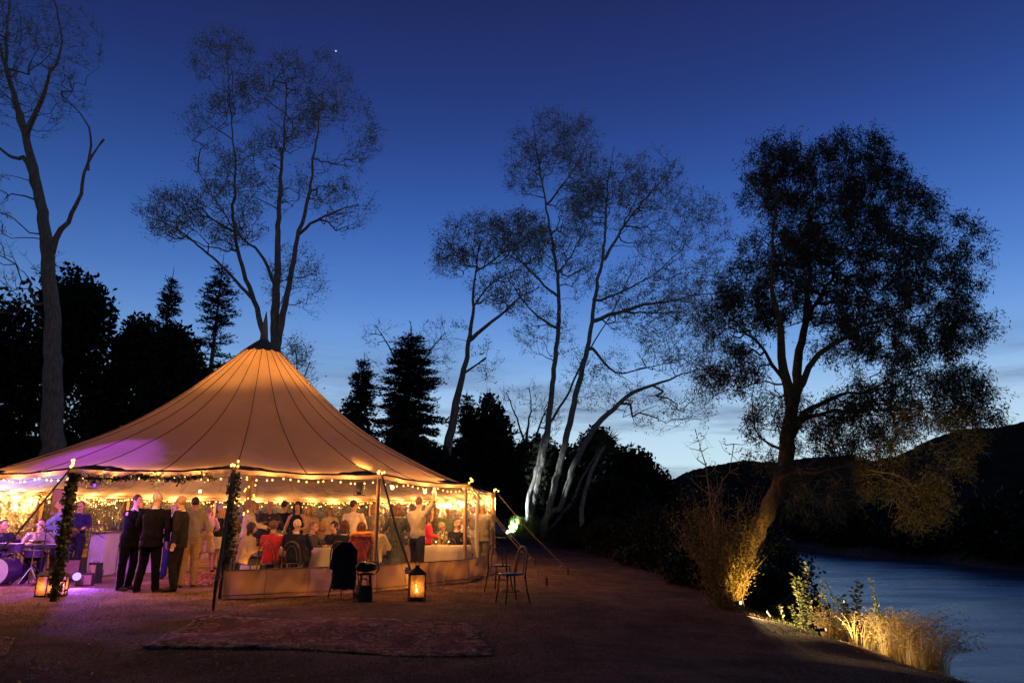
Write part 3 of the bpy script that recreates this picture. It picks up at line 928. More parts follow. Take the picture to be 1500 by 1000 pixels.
grow_tree('poplar_tree', 'tall many-stemmed poplar rising right behind the tent peak', [
    ([(408, 640, 26), (406, 560, 22), (404, 470, 20), (406, 400, 17), (408, 330, 14), (412, 260, 11), (416, 190, 7), (420, 130, 4)], 0),
    ([(402, 520, 14), (425, 410, 11), (436, 350, 10), (452, 290, 9), (462, 210, 6), (472, 140, 3)], -2),
    ([(436, 345, 7), (455, 328, 6), (485, 312, 5), (525, 300, 3)], -3),
    ([(395, 520, 12), (372, 440, 10), (352, 380, 9), (342, 320, 8), (345, 250, 6), (338, 160, 4), (332, 80, 3)], 2),
    ([(372, 440, 7), (330, 395, 6), (285, 355, 5), (248, 330, 4), (218, 318, 3)], 3),
    ([(404, 420, 7), (380, 370, 6), (350, 345, 5), (320, 300, 3), (290, 250, 3)], 1)],
    [(330, 120, 52, 75, 1.2), (300, 160, 40, 60, .5), (420, 160, 55, 80, 1.4), (478, 170, 50, 90, 1.4), (520, 200, 32, 50, .5), (380, 240, 95, 70, 1.4), (500, 300, 45, 40, .5), (255, 315, 48, 40, .8), (330, 320, 55, 50, .7), (430, 420, 45, 60, .35), (420, 520, 30, 30, .3)],
    36, 2300, 5, M_BARK, M_LEAF_POP, .105, 9, thin=.85, twigs=5, twig_len=.75, droop=-.35, group='tall poplars', leafy=.75, base_z=0)
grow_tree('poplar_tree', 'slim poplar leaning right, between the dark conifers and the pale twin trunks', [
    ([(655, 660, 16), (668, 590, 14), (680, 540, 12), (690, 480, 10), (694, 420, 7), (702, 360, 4)], 0),
    ([(690, 496, 8), (712, 478, 7), (740, 455, 6), (762, 436, 4), (790, 420, 3)], -2), ([(681, 545, 5), (700, 532, 4), (712, 524, 4)], 0),
    ([(693, 450, 4), (725, 410, 3), (760, 395, 3)], 1), ([(696, 400, 4), (735, 370, 3), (750, 340, 3)], 1)],
    [(700, 355, 60, 38, 1.4), (665, 385, 28, 24, .4), (760, 350, 45, 36, 1.0), (740, 430, 55, 28, .7), (700, 550, 34, 50, .3), (665, 480, 24, 20, .2)],
    42, 1100, 8, M_BARK, M_LEAF_POP, .12, 11, thin=.9, twigs=5, twig_len=.75, droop=-.3, group='tall poplars', leafy=.8, base_z=.2)
grow_tree('poplar_tree', 'tall pale-trunked poplar, left one of the pair lit by the white ground spotlight', [
    ([(771, 782, 22), (780, 735, 18), (790, 690, 17), (800, 640, 17), (806, 590, 16), (812, 540, 15), (818, 470, 14), (817, 410, 12), (808, 350, 10), (798, 290, 8), (788, 230, 6), (780, 175, 3)], 0),
    ([(817, 435, 7), (790, 410, 6), (760, 380, 5), (735, 350, 3)], -2), ([(812, 480, 7), (780, 455, 5), (752, 420, 4), (740, 400, 3)], 1), ([(800, 300, 6), (822, 275, 5), (845, 240, 4), (860, 210, 3)], -2), ([(817, 400, 6), (840, 370, 5), (860, 330, 3)], 3)],
    [(795, 210, 48, 50, 1.4), (845, 220, 32, 50, .8), (770, 250, 34, 40, .5), (775, 370, 48, 45, .7), (845, 370, 40, 70, .8), (800, 490, 45, 40, .3), (850, 300, 40, 40, .6)],
    46, 1700, 12, M_BARKP, M_LEAF_POP, .12, 9, thin=.68, twigs=5, twig_len=.8, droop=-.35, group='tall poplars', leafy=.8, base_z=.3)
grow_tree('poplar_tree', 'wide poplar, right one of the lit pair, its low limb arching right', [
    ([(794, 786, 19), (806, 735, 16), (820, 680, 16), (834, 620, 17), (848, 560, 16), (862, 500, 14), (872, 430, 13), (884, 370, 11), (888, 310, 9), (892, 260, 6), (900, 215, 3)], 0),
    ([(820, 745, 13), (838, 690, 14), (856, 650, 14), (880, 615, 15), (908, 590, 13), (940, 568, 11), (970, 560, 9), (1000, 548, 6), (1022, 540, 3)], -3),
    ([(872, 470, 10), (905, 458, 9), (945, 446, 8), (985, 440, 6), (1030, 430, 4), (1060, 430, 3)], -4),
    ([(886, 380, 8), (905, 345, 7), (930, 310, 6), (960, 275, 4), (990, 235, 3)], 2), ([(868, 510, 8), (900, 545, 5), (940, 540, 5), (985, 530, 3)], 3),
    ([(880, 440, 6), (915, 425, 5), (960, 400, 4), (1000, 365, 3)], -2), ([(782, 789, 9), (772, 740, 9), (785, 690, 10), (800, 630, 9), (830, 580, 8), (858, 520, 7), (890, 470, 5), (925, 400, 4)], 3),
    ([(800, 780, 6), (838, 735, 9), (858, 690, 6), (876, 660, 5), (890, 640, 3)], -3)],
    [(905, 260, 65, 55, 1.6), (960, 245, 45, 40, .8), (870, 300, 40, 50, .6), (970, 330, 75, 55, 1.5), (1010, 410, 60, 65, 1.6), (940, 440, 70, 55, 1), (1000, 500, 70, 60, 1.5), (1050, 540, 40, 40, .5), (960, 600, 60, 30, .3), (1030, 580, 20, 40, .35), (880, 560, 60, 50, .3), (1040, 350, 30, 60, .4)],
    45, 2800, 15, M_BARKP, M_LEAF_POP, .12, 9, thin=.68, twigs=5, twig_len=.8, droop=-.3, group='tall poplars', leafy=.8, base_z=.3)

# --- the big willow on the bank
grow_tree('willow_tree', 'huge dark willow leaning from the river bank, its foot lit yellow', [
    ([(1066, 884, 40), (1074, 862, 40), (1090, 825, 38), (1110, 785, 38), (1128, 740, 40), (1143, 700, 44), (1152, 660, 44), (1158, 610, 40), (1165, 560, 34), (1175, 500, 28), (1183, 440, 22), (1186, 380, 16), (1190, 310, 9), (1195, 240, 4)], 1.2),
    ([(1160, 600, 26), (1150, 540, 22), (1140, 480, 18), (1132, 420, 13), (1130, 350, 9), (1140, 280, 4)], -1),
    ([(1168, 575, 16), (1200, 520, 13), (1240, 490, 11), (1290, 470, 8), (1340, 440, 5), (1390, 400, 3)], -1),
    ([(1152, 650, 20), (1180, 605, 15), (1215, 588, 11), (1260, 575, 8), (1320, 565, 5), (1380, 560, 3)], 1.2),
    ([(1180, 470, 12), (1210, 420, 9), (1250, 370, 6), (1290, 320, 3)], 1), ([(1185, 610, 9), (1240, 600, 7), (1300, 602, 5), (1360, 600, 4), (1420, 590, 3)], -1.5),
    ([(1140, 700, 10), (1190, 690, 7), (1250, 685, 6), (1310, 695, 4), (1340, 720, 3)], -1.4), ([(1145, 660, 8), (1115, 640, 5), (1100, 600, 4), (1105, 540, 3)], 1.0),
    ([(1150, 560, 10), (1110, 500, 7), (1070, 470, 5), (1050, 450, 3)], .6)],
    [(1190, 270, 90, 75, 1.7), (1240, 260, 80, 65, 1.3), (1140, 260, 55, 60, .9), (1300, 320, 80, 65, 1.5), (1230, 380, 110, 80, 2.2), (1370, 380, 70, 75, 1.6), (1150, 400, 80, 80, 1.5), (1080, 460, 50, 60, .9), (1080, 540, 50, 40, .7), (1300, 470, 110, 60, 1.8), (1390, 470, 50, 50, .9), (1340, 575, 110, 45, 1.6), (1410, 600, 45, 30, .6), (1240, 620, 100, 45, 1.0), (1130, 600, 40, 70, .5), (1320, 690, 75, 40, .7), (1200, 700, 70, 50, .5), (1345, 730, 40, 34, .6), (1400, 660, 30, 30, .25)],
    13.2, 4600, 21, M_BARKW, M_LEAF_WIL, .085, 38, leafy=1.35, thin=.72, gap=1.3, cat='tree', twigs=5, twig_len=.32, droop=.75, aspect=.2, step=.22, rtip=.004, base_z=-.4, depth_k=.7)
# upright shoots round the willow's foot
r = np.random.default_rng(5)
root = empty('willow_suckers', on(1066, 888, -.16), 0, 'thicket of upright leafy shoots springing from the lit foot of the willow', 'shrub')
P0, P1, R0, LPs = [], [], [], []
for i in range(150):
    base = Vector((r.normal() * .11, r.normal() * .11 + .05, .0)); ln = r.uniform(.5, 2.3)
    tip = base + Vector((r.normal() * .38 - .04, r.normal() * .32, 1)) .normalized() * ln
    mid = base.lerp(tip, .5) + Vector((r.normal() * .05, 0, .08))
    for a, b, ra in ((base, mid, .010), (mid, tip, .006)):
        P0.append(a); P1.append(b); R0.append(ra)
    for _ in range(60):
        u = r.uniform(.25, 1); LPs.append(np.array(mid.lerp(tip, max(0, (u - .5) * 2)) if u > .5 else base.lerp(mid, u * 2)) + r.normal(size=3) * .07)
V, F = frusta(np.array(P0), np.array(P1), np.array(R0), np.array(R0) * .6, 5); np_mesh('stems', V, F, M_BARKW, root)
V, F = leaf_arrays(np.array(LPs), .06, .35, up=.2, r=r); np_mesh('foliage', V, F, leafmat('sucker leaves', (.12, .11, .04), (.30, .24, .09), .3), root)

# --- conifers
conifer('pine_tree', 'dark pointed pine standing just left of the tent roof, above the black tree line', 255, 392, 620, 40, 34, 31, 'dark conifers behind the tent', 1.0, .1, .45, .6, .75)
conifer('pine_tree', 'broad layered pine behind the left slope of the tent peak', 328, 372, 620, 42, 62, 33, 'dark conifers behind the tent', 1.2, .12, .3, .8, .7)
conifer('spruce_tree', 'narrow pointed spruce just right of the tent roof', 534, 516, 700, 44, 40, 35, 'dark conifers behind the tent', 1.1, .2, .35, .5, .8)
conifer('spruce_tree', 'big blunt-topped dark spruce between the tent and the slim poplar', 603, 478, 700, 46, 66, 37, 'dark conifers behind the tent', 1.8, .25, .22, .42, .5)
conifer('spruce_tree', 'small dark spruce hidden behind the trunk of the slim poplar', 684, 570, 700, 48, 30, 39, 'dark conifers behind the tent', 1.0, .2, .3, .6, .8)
def px_tree(name, label, px, ytop, Y, hw, seed, leaf=M_LEAF_DARK, n=9000, size=.34, group='dark broadleaf trees behind the tent', lobes=7, low=.15, cat='tree'):
    r = np.random.default_rng(seed); S = Y / 1034
    x = fx(px, Y); bz = g(x, Y); top = at(px, ytop, Y).z - bz; W = hw * S
    ells = [((0, 0, top * .52), (W * .92, W * .8, top * .40))]
    for i in range(lobes):
        u = r.uniform(-1, 1); h = r.uniform(low + .1, .84)
        ells.append(((u * W * .7 * (1.15 - h * .4), r.uniform(-.4, .4) * W, top * h), (W * r.uniform(.3, .5), W * .4, top * r.uniform(.12, .2))))
    ells.append(((0, 0, top * .84), (W * .4, W * .4, top * .16)))
    return leafy(name, label, cat, (x, Y, bz), ells, n, size, leaf, (top * .7, max(.12, W * .07)), seed, group)
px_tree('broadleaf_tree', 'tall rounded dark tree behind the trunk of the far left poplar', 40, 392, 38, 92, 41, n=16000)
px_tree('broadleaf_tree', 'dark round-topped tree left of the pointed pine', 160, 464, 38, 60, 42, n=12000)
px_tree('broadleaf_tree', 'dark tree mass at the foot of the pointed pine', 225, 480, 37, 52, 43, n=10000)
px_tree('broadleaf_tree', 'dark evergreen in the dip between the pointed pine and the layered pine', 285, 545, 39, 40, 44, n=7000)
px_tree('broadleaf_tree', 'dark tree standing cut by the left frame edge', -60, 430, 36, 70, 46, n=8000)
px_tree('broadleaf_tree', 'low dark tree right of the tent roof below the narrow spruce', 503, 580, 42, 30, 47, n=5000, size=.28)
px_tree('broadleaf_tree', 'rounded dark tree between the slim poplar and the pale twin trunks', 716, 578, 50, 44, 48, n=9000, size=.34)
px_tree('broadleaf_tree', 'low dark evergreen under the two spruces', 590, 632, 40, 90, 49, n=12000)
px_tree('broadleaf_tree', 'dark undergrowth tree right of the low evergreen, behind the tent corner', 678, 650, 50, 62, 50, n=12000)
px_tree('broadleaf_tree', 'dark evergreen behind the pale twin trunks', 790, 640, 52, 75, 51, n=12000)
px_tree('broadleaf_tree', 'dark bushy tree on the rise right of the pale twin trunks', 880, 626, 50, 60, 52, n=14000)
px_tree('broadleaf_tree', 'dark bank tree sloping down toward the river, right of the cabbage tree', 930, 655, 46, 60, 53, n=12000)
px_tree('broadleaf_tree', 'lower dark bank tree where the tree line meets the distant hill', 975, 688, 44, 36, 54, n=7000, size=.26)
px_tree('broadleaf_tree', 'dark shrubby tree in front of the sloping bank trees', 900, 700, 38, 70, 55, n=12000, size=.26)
# twiggy bare bushes
for i, (px, yt, Y, hw, nt_, lb) in enumerate([(600, 462, 56, 62, 260, 'fine-twigged bare tree showing above the blunt-topped spruce'),
        (775, 560, 54, 42, 220, 'fine-twigged bush behind the left pale trunk'), (745, 600, 54, 34, 120, 'pale twiggy sapling left of the pale twin trunks'),
        (432, 505, 44, 26, 130, 'leafy sapling showing right of the tent peak')]):
    grow_tree('bare_tree', lb, [([(px, 700, 8), (px - 4, yt + 90, 6), (px + 3, yt + 35, 3), (px, yt + 8, 2)], 0), ([(px, yt + 110, 5), (px - hw * .5, yt + 45, 3), (px - hw * .8, yt + 15, 2)], 1), ([(px, yt + 110, 5), (px + hw * .5, yt + 50, 3), (px + hw * .85, yt + 25, 2)], -1)],
              [(px, yt + 35, hw * .5, 38, 1), (px - hw * .7, yt + 42, hw * .45, 34, 1), (px + hw * .75, yt + 50, hw * .4, 40, 1), (px, yt + 90, hw, 50, .6)], Y, nt_, 60 + i, M_BARK, M_LEAF_POP, .15, 2, twigs=4, twig_len=.8, group='bare twiggy trees', leafy=.45, base_z=.3)
# cabbage tree
x0 = fx(852, 36); root = empty('cabbage_tree', (x0, 36, g(x0, 36)), 0, 'slender crooked cabbage tree with strap leaves, in front of the dark bank', 'tree')
O = root.location
pts = [at(852, 785, 36), at(852, 745, 36), at(857, 720, 36), at(866, 690, 36), at(880, 662, 36), at(888, 652, 36)]
pts[0].z = O.z - .1
MB().tube([p - O for p in pts], [.16, .12, .11, .10, .09, .07], 8).build('trunk', M_BARKP, root, smooth=True)
for c, nn_, ln in ((at(890, 648, 36) - O, 150, .8), (at(857, 714, 36) - O, 50, .4)):
    P = np.tile(np.array(c), (nn_, 1)); r = np.random.default_rng(3)
    V, F = leaf_arrays(P, ln, .06, up=.25, r=r); np_mesh('leaf_tuft', V, F, M_LEAF_BUSH, root)
# low dark scrub along the bank, each bush a thing
bushes = [(838, 748, 47, 34), (850, 770, 34, 46), (905, 760, 30, 55), (960, 740, 28, 55), (1010, 722, 24, 50), (1050, 760, 19, 50), (1010, 800, 17, 42), (1120, 830, 15, 46), (1165, 872, 12.5, 40), (950, 800, 24, 50), (1150, 790, 26, 45), (1095, 740, 40, 60)]
lbs = ['low dark bush behind the grass clump at the pale trunks', 'dark bush at the foot of the cabbage tree', 'broad dark bush on the bank right of the cabbage tree', 'dark bush where the lawn meets the bank, midway to the willow', 'tall dark bush left of the willow shoots',
       'dark bush directly behind the willow shoots', 'low dark bush at the lawn edge left of the willow foot', 'dark bush below the leaning willow trunk with water glimpsed through it', 'low dark shrub right of the ground lamp, in front of the river', 'wide low bush on the lawn edge further up the bank',
       'dark bush rising at the near end of the visible water', 'far dark bush below the distant hill', 'low dark shrub at the water end of the lit plants']
for i, ((px, yt, Y, hw), lb) in enumerate(zip(bushes, lbs)):
    S = Y / 1034; x = fx(px, Y); x = x + .0; bz = g(x, Y); top = max(.5, at(px, yt, Y).z - bz); W = hw * S
    r = np.random.default_rng(80 + i)
    ells = [((0, 0, top * .5), (W, W * .8, top * .5))] + [((r.uniform(-.6, .6) * W, r.uniform(-.4, .4) * W, top * r.uniform(.5, .8)), (W * .45, W * .4, top * .25)) for _ in range(5)]
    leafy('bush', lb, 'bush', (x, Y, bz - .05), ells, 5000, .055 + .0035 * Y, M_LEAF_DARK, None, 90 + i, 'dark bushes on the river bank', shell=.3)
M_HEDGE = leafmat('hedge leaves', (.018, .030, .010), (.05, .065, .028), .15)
# hedge behind the tent, seen through the clear walls
for i, phi in enumerate(range(128, 300, 16)):
    p = tp(phi, TR + 2.6); p.z = g(p.x, p.y)
    r = np.random.default_rng(300 + i)
    lb = 'green shrub seen through the clear back wall of the tent'
    leafy('hedge_shrub', lb, 'shrub', p, [((0, 0, 1.2), (1.35, .9, 1.3)), ((.6, 0, 2.0), (.7, .6, .8)), ((-.6, 0, 1.9), (.7, .6, .8))], 3200, .14, M_HEDGE, None, 310 + i, 'shrubs behind the tent', shell=.5)
# arching twigs against the sky beside the hill
grow_tree('bare_shrub', 'wispy bare twigs against the pale sky above the distant hill, left of the willow', [([(1045, 760, 4), (1038, 700, 3), (1030, 660, 2), (1018, 628, 1)], 0), ([(1045, 740, 3), (1065, 690, 2), (1075, 650, 1)], 0)],
          [(1022, 655, 20, 26, 1), (1078, 662, 26, 20, 1), (1050, 700, 40, 30, 1)], 17, 60, 77, M_BARK, M_LEAF_POP, .06, 2, cat='shrub', twigs=2, twig_len=.25, step=.25, leafy=.6, base_z=-.5)

# the wooded far shore reads as one dark mass
r = np.random.default_rng(404); ells = []
for i in range(150):
    if i < 100: x, y = 38.2 + 14 * r.uniform(0, 1) ** 2, 25 + 68 * r.uniform(0, 1)
    else: x, y = 6 + r.uniform(0, 40), 97 + r.uniform(0, 14)
    h = r.uniform(2.2, 4.6) * (1 if i < 100 else .95); ells.append(((x, y, g(x, y) + h * .45), (r.uniform(2, 4), r.uniform(2, 4), h * .6)))
P = cloud_pts(ells, 90000, r, .5); V, F = leaf_arrays(P, .6, .6, r=r)
tag(np_mesh('far_woodland', V, F, M_LEAF_DARK), 'dark wooded far shore of the river below the hills', 'woodland', kind='stuff')
# ------------------------------------------------------------------ people
SKIN = [mat('skin light', (.52, .30, .20), .55, .08, 9), mat('skin tan', (.42, .23, .14), .55, .08, 9), mat('skin pink', (.58, .30, .22), .5, .08, 9)]
_fm = {}
def fabric(col, rough=.85):
    k = tuple(col)
    if k not in _fm: _fm[k] = mat('cloth %02x%02x%02x' % tuple(int(c * 255) for c in col), col, rough, .18, 14, bump=.25, bscale=120, sheen=.1 if max(col) > .1 else 0, spec=.3 if max(col) > .1 else .06)
    return _fm[k]
_hm = {}
def hairm(col):
    k = tuple(col)
    if k not in _hm: _hm[k] = mat('hair %02x%02x%02x' % tuple(int(c * 255) for c in col), col, .6, .35, 40, bump=.8, bscale=90, stretch=(1, 1, .25))
    return _hm[k]
M_SHOE = mat('shoe leather', (.02, .016, .014), .35, .2, 9)
M_EYE = mat('eye', (.03, .02, .015), .2, .1, 9)
WHITE_C = (.62, .58, .52)

def ik(a, b, l1, l2, hint):
    a, b = Vector(a), Vector(b); d = b - a; L_ = min(d.length, (l1 + l2) * .995); dn = d.normalized()
    b = a + dn * L_
    x = (l1 * l1 - l2 * l2 + L_ * L_) / (2 * L_); h = math.sqrt(max(0, l1 * l1 - x * x))
    hint = Vector(hint); hint = hint - dn * hint.dot(dn)
    if hint.length < 1e-4: hint = Vector((0, 1, 0))
    return a + dn * x + hint.normalized() * h, b

ARM = {'down': lambda s: (.27 * s, -.03, .80), 'bent': lambda s: (.16 * s, -.30, 1.10), 'mouth': lambda s: (.04 * s, -.20, 1.50), 'up': lambda s: (.34 * s, -.12, 1.86),
       'glass': lambda s: (.20 * s, -.30, 1.24), 'reach': lambda s: (.24 * s, -.48, 1.15), 'pocket': lambda s: (.21 * s, -.06, .90), 'back': lambda s: (.10 * s, .16, 1.02),
       'lap': lambda s: (.12 * s, -.30, .68), 'table': lambda s: (.15 * s, -.40, .80), 'keys': lambda s: (.16 * s, -.42, .80), 'face': lambda s: (.07 * s, -.18, 1.12), 'drum': lambda s: (.22 * s, -.42, .92)}

def person(label, pos, face, H=1.75, pose='stand', arms=('down', 'down'), top=('jacket', (.02, .02, .03)), bottom=('trousers', (.02, .02, .03)),
           hair=('short', (.05, .03, .02)), skin=0, lean=0, near=False, group=None, head_turn=0, head_tilt=0, stance=0.0, collar=WHITE_C, wide=1.0, shoes=True, hold=None, female=False, glasses=False):
    vx = .009 if near else .014
    root = empty('person', pos, math.radians(face), label, 'person', group, H / 1.75)
    sm = SKIN[skin]
    sit = pose == 'sit'
    hz = .93 if not sit else .52
    Rl = Matrix.Rotation(math.radians(lean), 3, 'X')
    hip = Vector((0, 0, hz))
    up = lambda x, y, z: hip + Rl @ Vector((x, y, z - .93))      # upper-body points given for a standing figure
    sw = (.175 if female else .20) * wide
    sh = {s: up(sw * s, 0.0, 1.41) for s in (-1, 1)}
    hands = {}; elbows = {}
    for s, a in zip((-1, 1), arms):
        t = Vector(ARM[a](s)) if isinstance(a, str) else Vector(a)
        if sit and isinstance(a, str) and a not in ('lap', 'table', 'keys', 'face', 'drum'):
            t = up(*t)
        e_, h_ = ik(sh[s], t, .29, .25, (.5 * s, .35, -.7))
        elbows[s], hands[s] = e_, h_
    if sit:
        hipj = {s: hip + Vector((.09 * s, .0, .0)) for s in (-1, 1)}
        knee = {s: Vector((.12 * s, -.44, .52)) for s in (-1, 1)}; ank = {s: Vector((.12 * s, -.42 + .05 * s, .09)) for s in (-1, 1)}
    else:
        hipj = {s: hip + Vector((.09 * s, 0, -.02)) for s in (-1, 1)}
        knee = {s: Vector(((.10 + stance * .5) * s, -.03 - .02 * s, .50)) for s in (-1, 1)}; ank = {s: Vector(((.11 + stance) * s, .03 * s, .085)) for s in (-1, 1)}
    # --- body: one continuous fused mesh
    mb = MB()
    X = (1, 0, 0)
    mb.tube([up(0, 0, .86), up(0, 0, .95), up(0, -.01, 1.08), up(0, -.01, 1.22), up(0, 0, 1.34), up(0, .01, 1.43), up(0, .01, 1.47)],
            [.13, .155 if not female else .165, .135 if not female else .115, .15, .165, .12, .06], 14, right=X, ry=[.09, .11, .095, .11, .105, .075, .055])
    neck0 = up(0, .01, 1.42); Rh = Matrix.Rotation(math.radians(head_turn), 3, 'Z') @ Matrix.Rotation(math.radians(head_tilt + lean * .3), 3, 'X')
    hc = up(0, -.02, 1.63)
    mb.tube([neck0, neck0.lerp(hc, .55), hc + Vector((0, .01, -.04))], [.062, .054, .055], 10)
    HP = lambda x, y, z: hc + Rh @ Vector((x, y, z))
    mb.ell(HP(0, .012, .025), (.074, .092, .092), 16, 12, Rh)
    mb.tube([HP(0, -.015, .0), HP(0, -.030, -.05), HP(0, -.045, -.095)], [.066, .056, .030], 12, right=Rh @ Vector(X), ry=[.075, .055, .030])
    mb.tube([HP(0, -.085, .02), HP(0, -.108, -.022), HP(0, -.088, -.034)], [.008, .016, .012], 8)
    mb.tube([HP(-.035, -.082, .032), HP(0, -.090, .034), HP(.035, -.082, .032)], .009, 6)
    mb.tube([HP(-.022, -.086, -.058), HP(0, -.094, -.057), HP(.022, -.086, -.058)], .008, 6)
    for s in (-1, 1):
        mb.ell(HP(.076 * s, .012, -.002), (.012, .020, .032), 8, 6, Rh)
        mb.tube([sh[s], sh[s].lerp(elbows[s], .5), elbows[s]], [.055, .047, .038], 10)
        mb.tube([elbows[s], elbows[s].lerp(hands[s], .35), hands[s]], [.039, .038, .025], 10)
        mb.tube([up(0, .0, 1.40), sh[s]], [.06, .050], 10)
        d = (hands[s] - elbows[s]).normalized()
        side = d.cross(Vector((0, 0, 1)));
        if side.length < .1: side = Vector((1, 0, 0))
        side.normalize(); nrm = side.cross(d).normalized()
        if abs(d.z) > .7: side, nrm = Vector((0, -1, 0)), Vector((-s, 0, 0))
        pc = hands[s] + d * .05
        mb.tube([hands[s], pc, pc + d * .045], [.026, .040, .036], 10, right=side, ry=[.020, .016, .014])
        for j, (o_, ln) in enumerate(((-.030, .060), (-.010, .072), (.010, .068), (.029, .052))):
            a0 = pc + d * .038 + side * o_; a1 = a0 + d * ln * .55 - nrm * .008; a2 = a1 + d * ln * .30 - nrm * .022
            mb.tube([a0, a1, a2], [.0095, .0088, .0072], 6)
        th = -side * (1 if j else 1)
        t0 = hands[s] + d * .02 + th * .024; mb.tube([t0, t0 + th * .022 + d * .025 - nrm * .006, t0 + th * .026 + d * .052 - nrm * .014], [.012, .011, .008], 6)
        mb.tube([hipj[s] + Vector((0, 0, .03)), hipj[s].lerp(knee[s], .4), knee[s]], [.088, .078, .054], 12)
        mb.tube([knee[s], knee[s].lerp(ank[s], .3) + Vector((0, .012, 0)), ank[s]], [.053, .052, .034], 12)
        ft = ank[s] + Vector((.02 * s, -.12, -.045))
        mb.tube([ank[s] + Vector((0, .035, -.05)), ank[s] + Vector((.0, -.03, -.035)), ft, ft + Vector((.005 * s, -.05, -.008))], [.032, .040, .042, .028], 10, right=X, ry=[.03, .035, .024, .016])
    mb.build('body', sm, root, voxel=vx)
    eb = MB()
    for s in (-1, 1): eb.ell(HP(.031 * s, -.083, .012), .0095, 8, 6)
    eb.build('eyes', M_EYE, root, smooth=True)
    if glasses:
        gm = MB()
        for s in (-1, 1):
            gm.tube([HP(.031 * s + .021 * math.cos(t), -.102, .012 + .017 * math.sin(t)) for t in np.linspace(0, 2 * PI, 13)], .0022, 5)
            gm.tube([HP(.052 * s, -.10, .014), HP(.080 * s, .0, .014)], .002, 5)
        gm.tube([HP(-.010, -.104, .014), HP(.010, -.104, .014)], .002, 5).build('glasses', M_STEEL, root)
    # --- hair
    hs, hcol = hair
    if hs != 'shaved':
        mb = MB()
        if hs == 'bald':
            mb.ell(HP(0, .030, -.012), (.082, .082, .055), 16, 10, Rh)
        else:
            k = 1.12 if hs in ('curly', 'long', 'bun', 'bob') else 1.0
            mb.ell(HP(0, .028, .035), (.083 * k, .092 * k, .094 * k), 18, 12, Rh)
            if hs in ('long', 'bob'):
                ln = .34 if hs == 'long' else .12
                mb.tube([HP(0, .045, .03), HP(0, .06, -.06), HP(0, .07, -.06 - ln * .5), HP(0, .065, -.06 - ln)], [.085, .092, .088, .05], 14, right=Rh @ Vector(X), ry=[.06, .055, .042, .02])
                for s in (-1, 1): mb.tube([HP(.07 * s, .0, .05), HP(.085 * s, .0, -.03), HP(.08 * s, -.01, -.06 - ln * .7)], [.03, .028, .015], 8)
            if hs == 'bun': mb.ell(HP(0, .13, .05), .045, 12, 8)
        mb.build('hair', hairm(hcol), root, voxel=vx, disp=.012 if hs != 'curly' else .045)
    # --- clothes
    kind, col = top[0], top[1]
    g_ = MB(); e_ = .018 if kind != 'jacket' else .03
    hem = {'jacket': .78, 'shirt': .90, 'sweater': .86, 'shawl': .84, 'dress': top[2] if len(top) > 2 else .5, 'vest': .9}[kind]
    if sit and kind != 'dress': hem = .90
    fl = 1.0
    zs = [.88, .96, 1.08, 1.22, 1.33, 1.405, 1.45]; rx_ = [.155, .165, .142 if not female else .125, .160, .172 * wide, .125 * wide, .075]; ry_ = [.11, .12, .108, .12, .118, .095, .07]
    P_ = [up(0, 0, z) for z in zs]; RX = [a * wide ** .7 + e_ for a in rx_]; RY = [(a + e_) * wide ** .5 for a in ry_]
    if kind == 'shawl': RX = [a + .05 for a in RX]; RY = [a + .04 for a in RY]; RX[-1] -= .04
    if kind == 'dress' or (kind == 'jacket' and not sit):
        lows = []
        z = hem; 
        if sit: 
            g_.tube([hip + Vector((0, .06, 0)), hip + Vector((0, -.2, .02)), Vector((0, -.47, .52)), Vector((0, -.50, .36))], [.19, .20, .19, .19], 14, right=X, ry=[.12, .10, .09, .05])
        else:
            w0 = RX[0] + (.02 if kind == 'jacket' else .03)
            P_ = [Vector((0, 0, hem)), Vector((0, 0, (hem + .88) / 2))] + P_; 
            q = .0 if kind == 'jacket' else (.05 if len(top) < 4 else top[3])
            RX = [w0 + q, w0 + q * .5] + RX; RY = [RY[0] + .01 + q, RY[0] + .005 + q * .5] + RY
    g_.tube(P_, RX, 16, right=X, ry=RY)
    if kind not in ('vest',) and not (kind == 'dress' and len(top) > 4):
        for s in (-1, 1):
            c_ = .9 if kind in ('jacket', 'sweater', 'shirt', 'shawl') else .35
            g_.tube([up(.06 * s, 0, 1.41), sh[s] + Vector((0, 0, -.006)), sh[s].lerp(elbows[s], .5), elbows[s]], [.055, .058 + e_ * .4, .054 + e_ * .4, .048 + e_ * .4], 10)
            if c_ > .5: g_.tube([elbows[s], elbows[s].lerp(hands[s], .5), elbows[s].lerp(hands[s], .96)], [.050 + e_ * .4, .046 + e_ * .3, .036 + e_ * .3], 10)
            if kind == 'shawl': g_.tube([sh[s], elbows[s] + Vector((0, .02, -.05))], [.10, .10], 10)
    g_.build({'jacket': 'jacket', 'shirt': 'shirt', 'sweater': 'sweater', 'shawl': 'shawl', 'dress': 'dress', 'vest': 'vest'}[kind], fabric(col) if not isinstance(col, bpy.types.Material) else col, root, voxel=vx, disp=.018)
    if kind == 'jacket' and collar is not None:
        c = MB().tube([up(0, .008, 1.42), up(0, .004, 1.50)], [.075, .066], 12)
        c.tube([up(0, -.135, 1.20), up(0, -.125, 1.34), up(0, -.075, 1.45)], [.006, .035, .05], 8, right=X, ry=.022)
        c.build('shirt_collar', fabric(collar), root, voxel=vx)
        lp = MB()
        for s in (-1, 1): lp.tube([up(.012 * s, -.150, 1.14), up(.055 * s, -.152, 1.30), up(.075 * s, -.10, 1.45), up(.05 * s, .05, 1.49)], [.012, .030, .022, .018], 8, right=X, ry=.010)
        lp.build('lapels', fabric(col), root, voxel=vx)
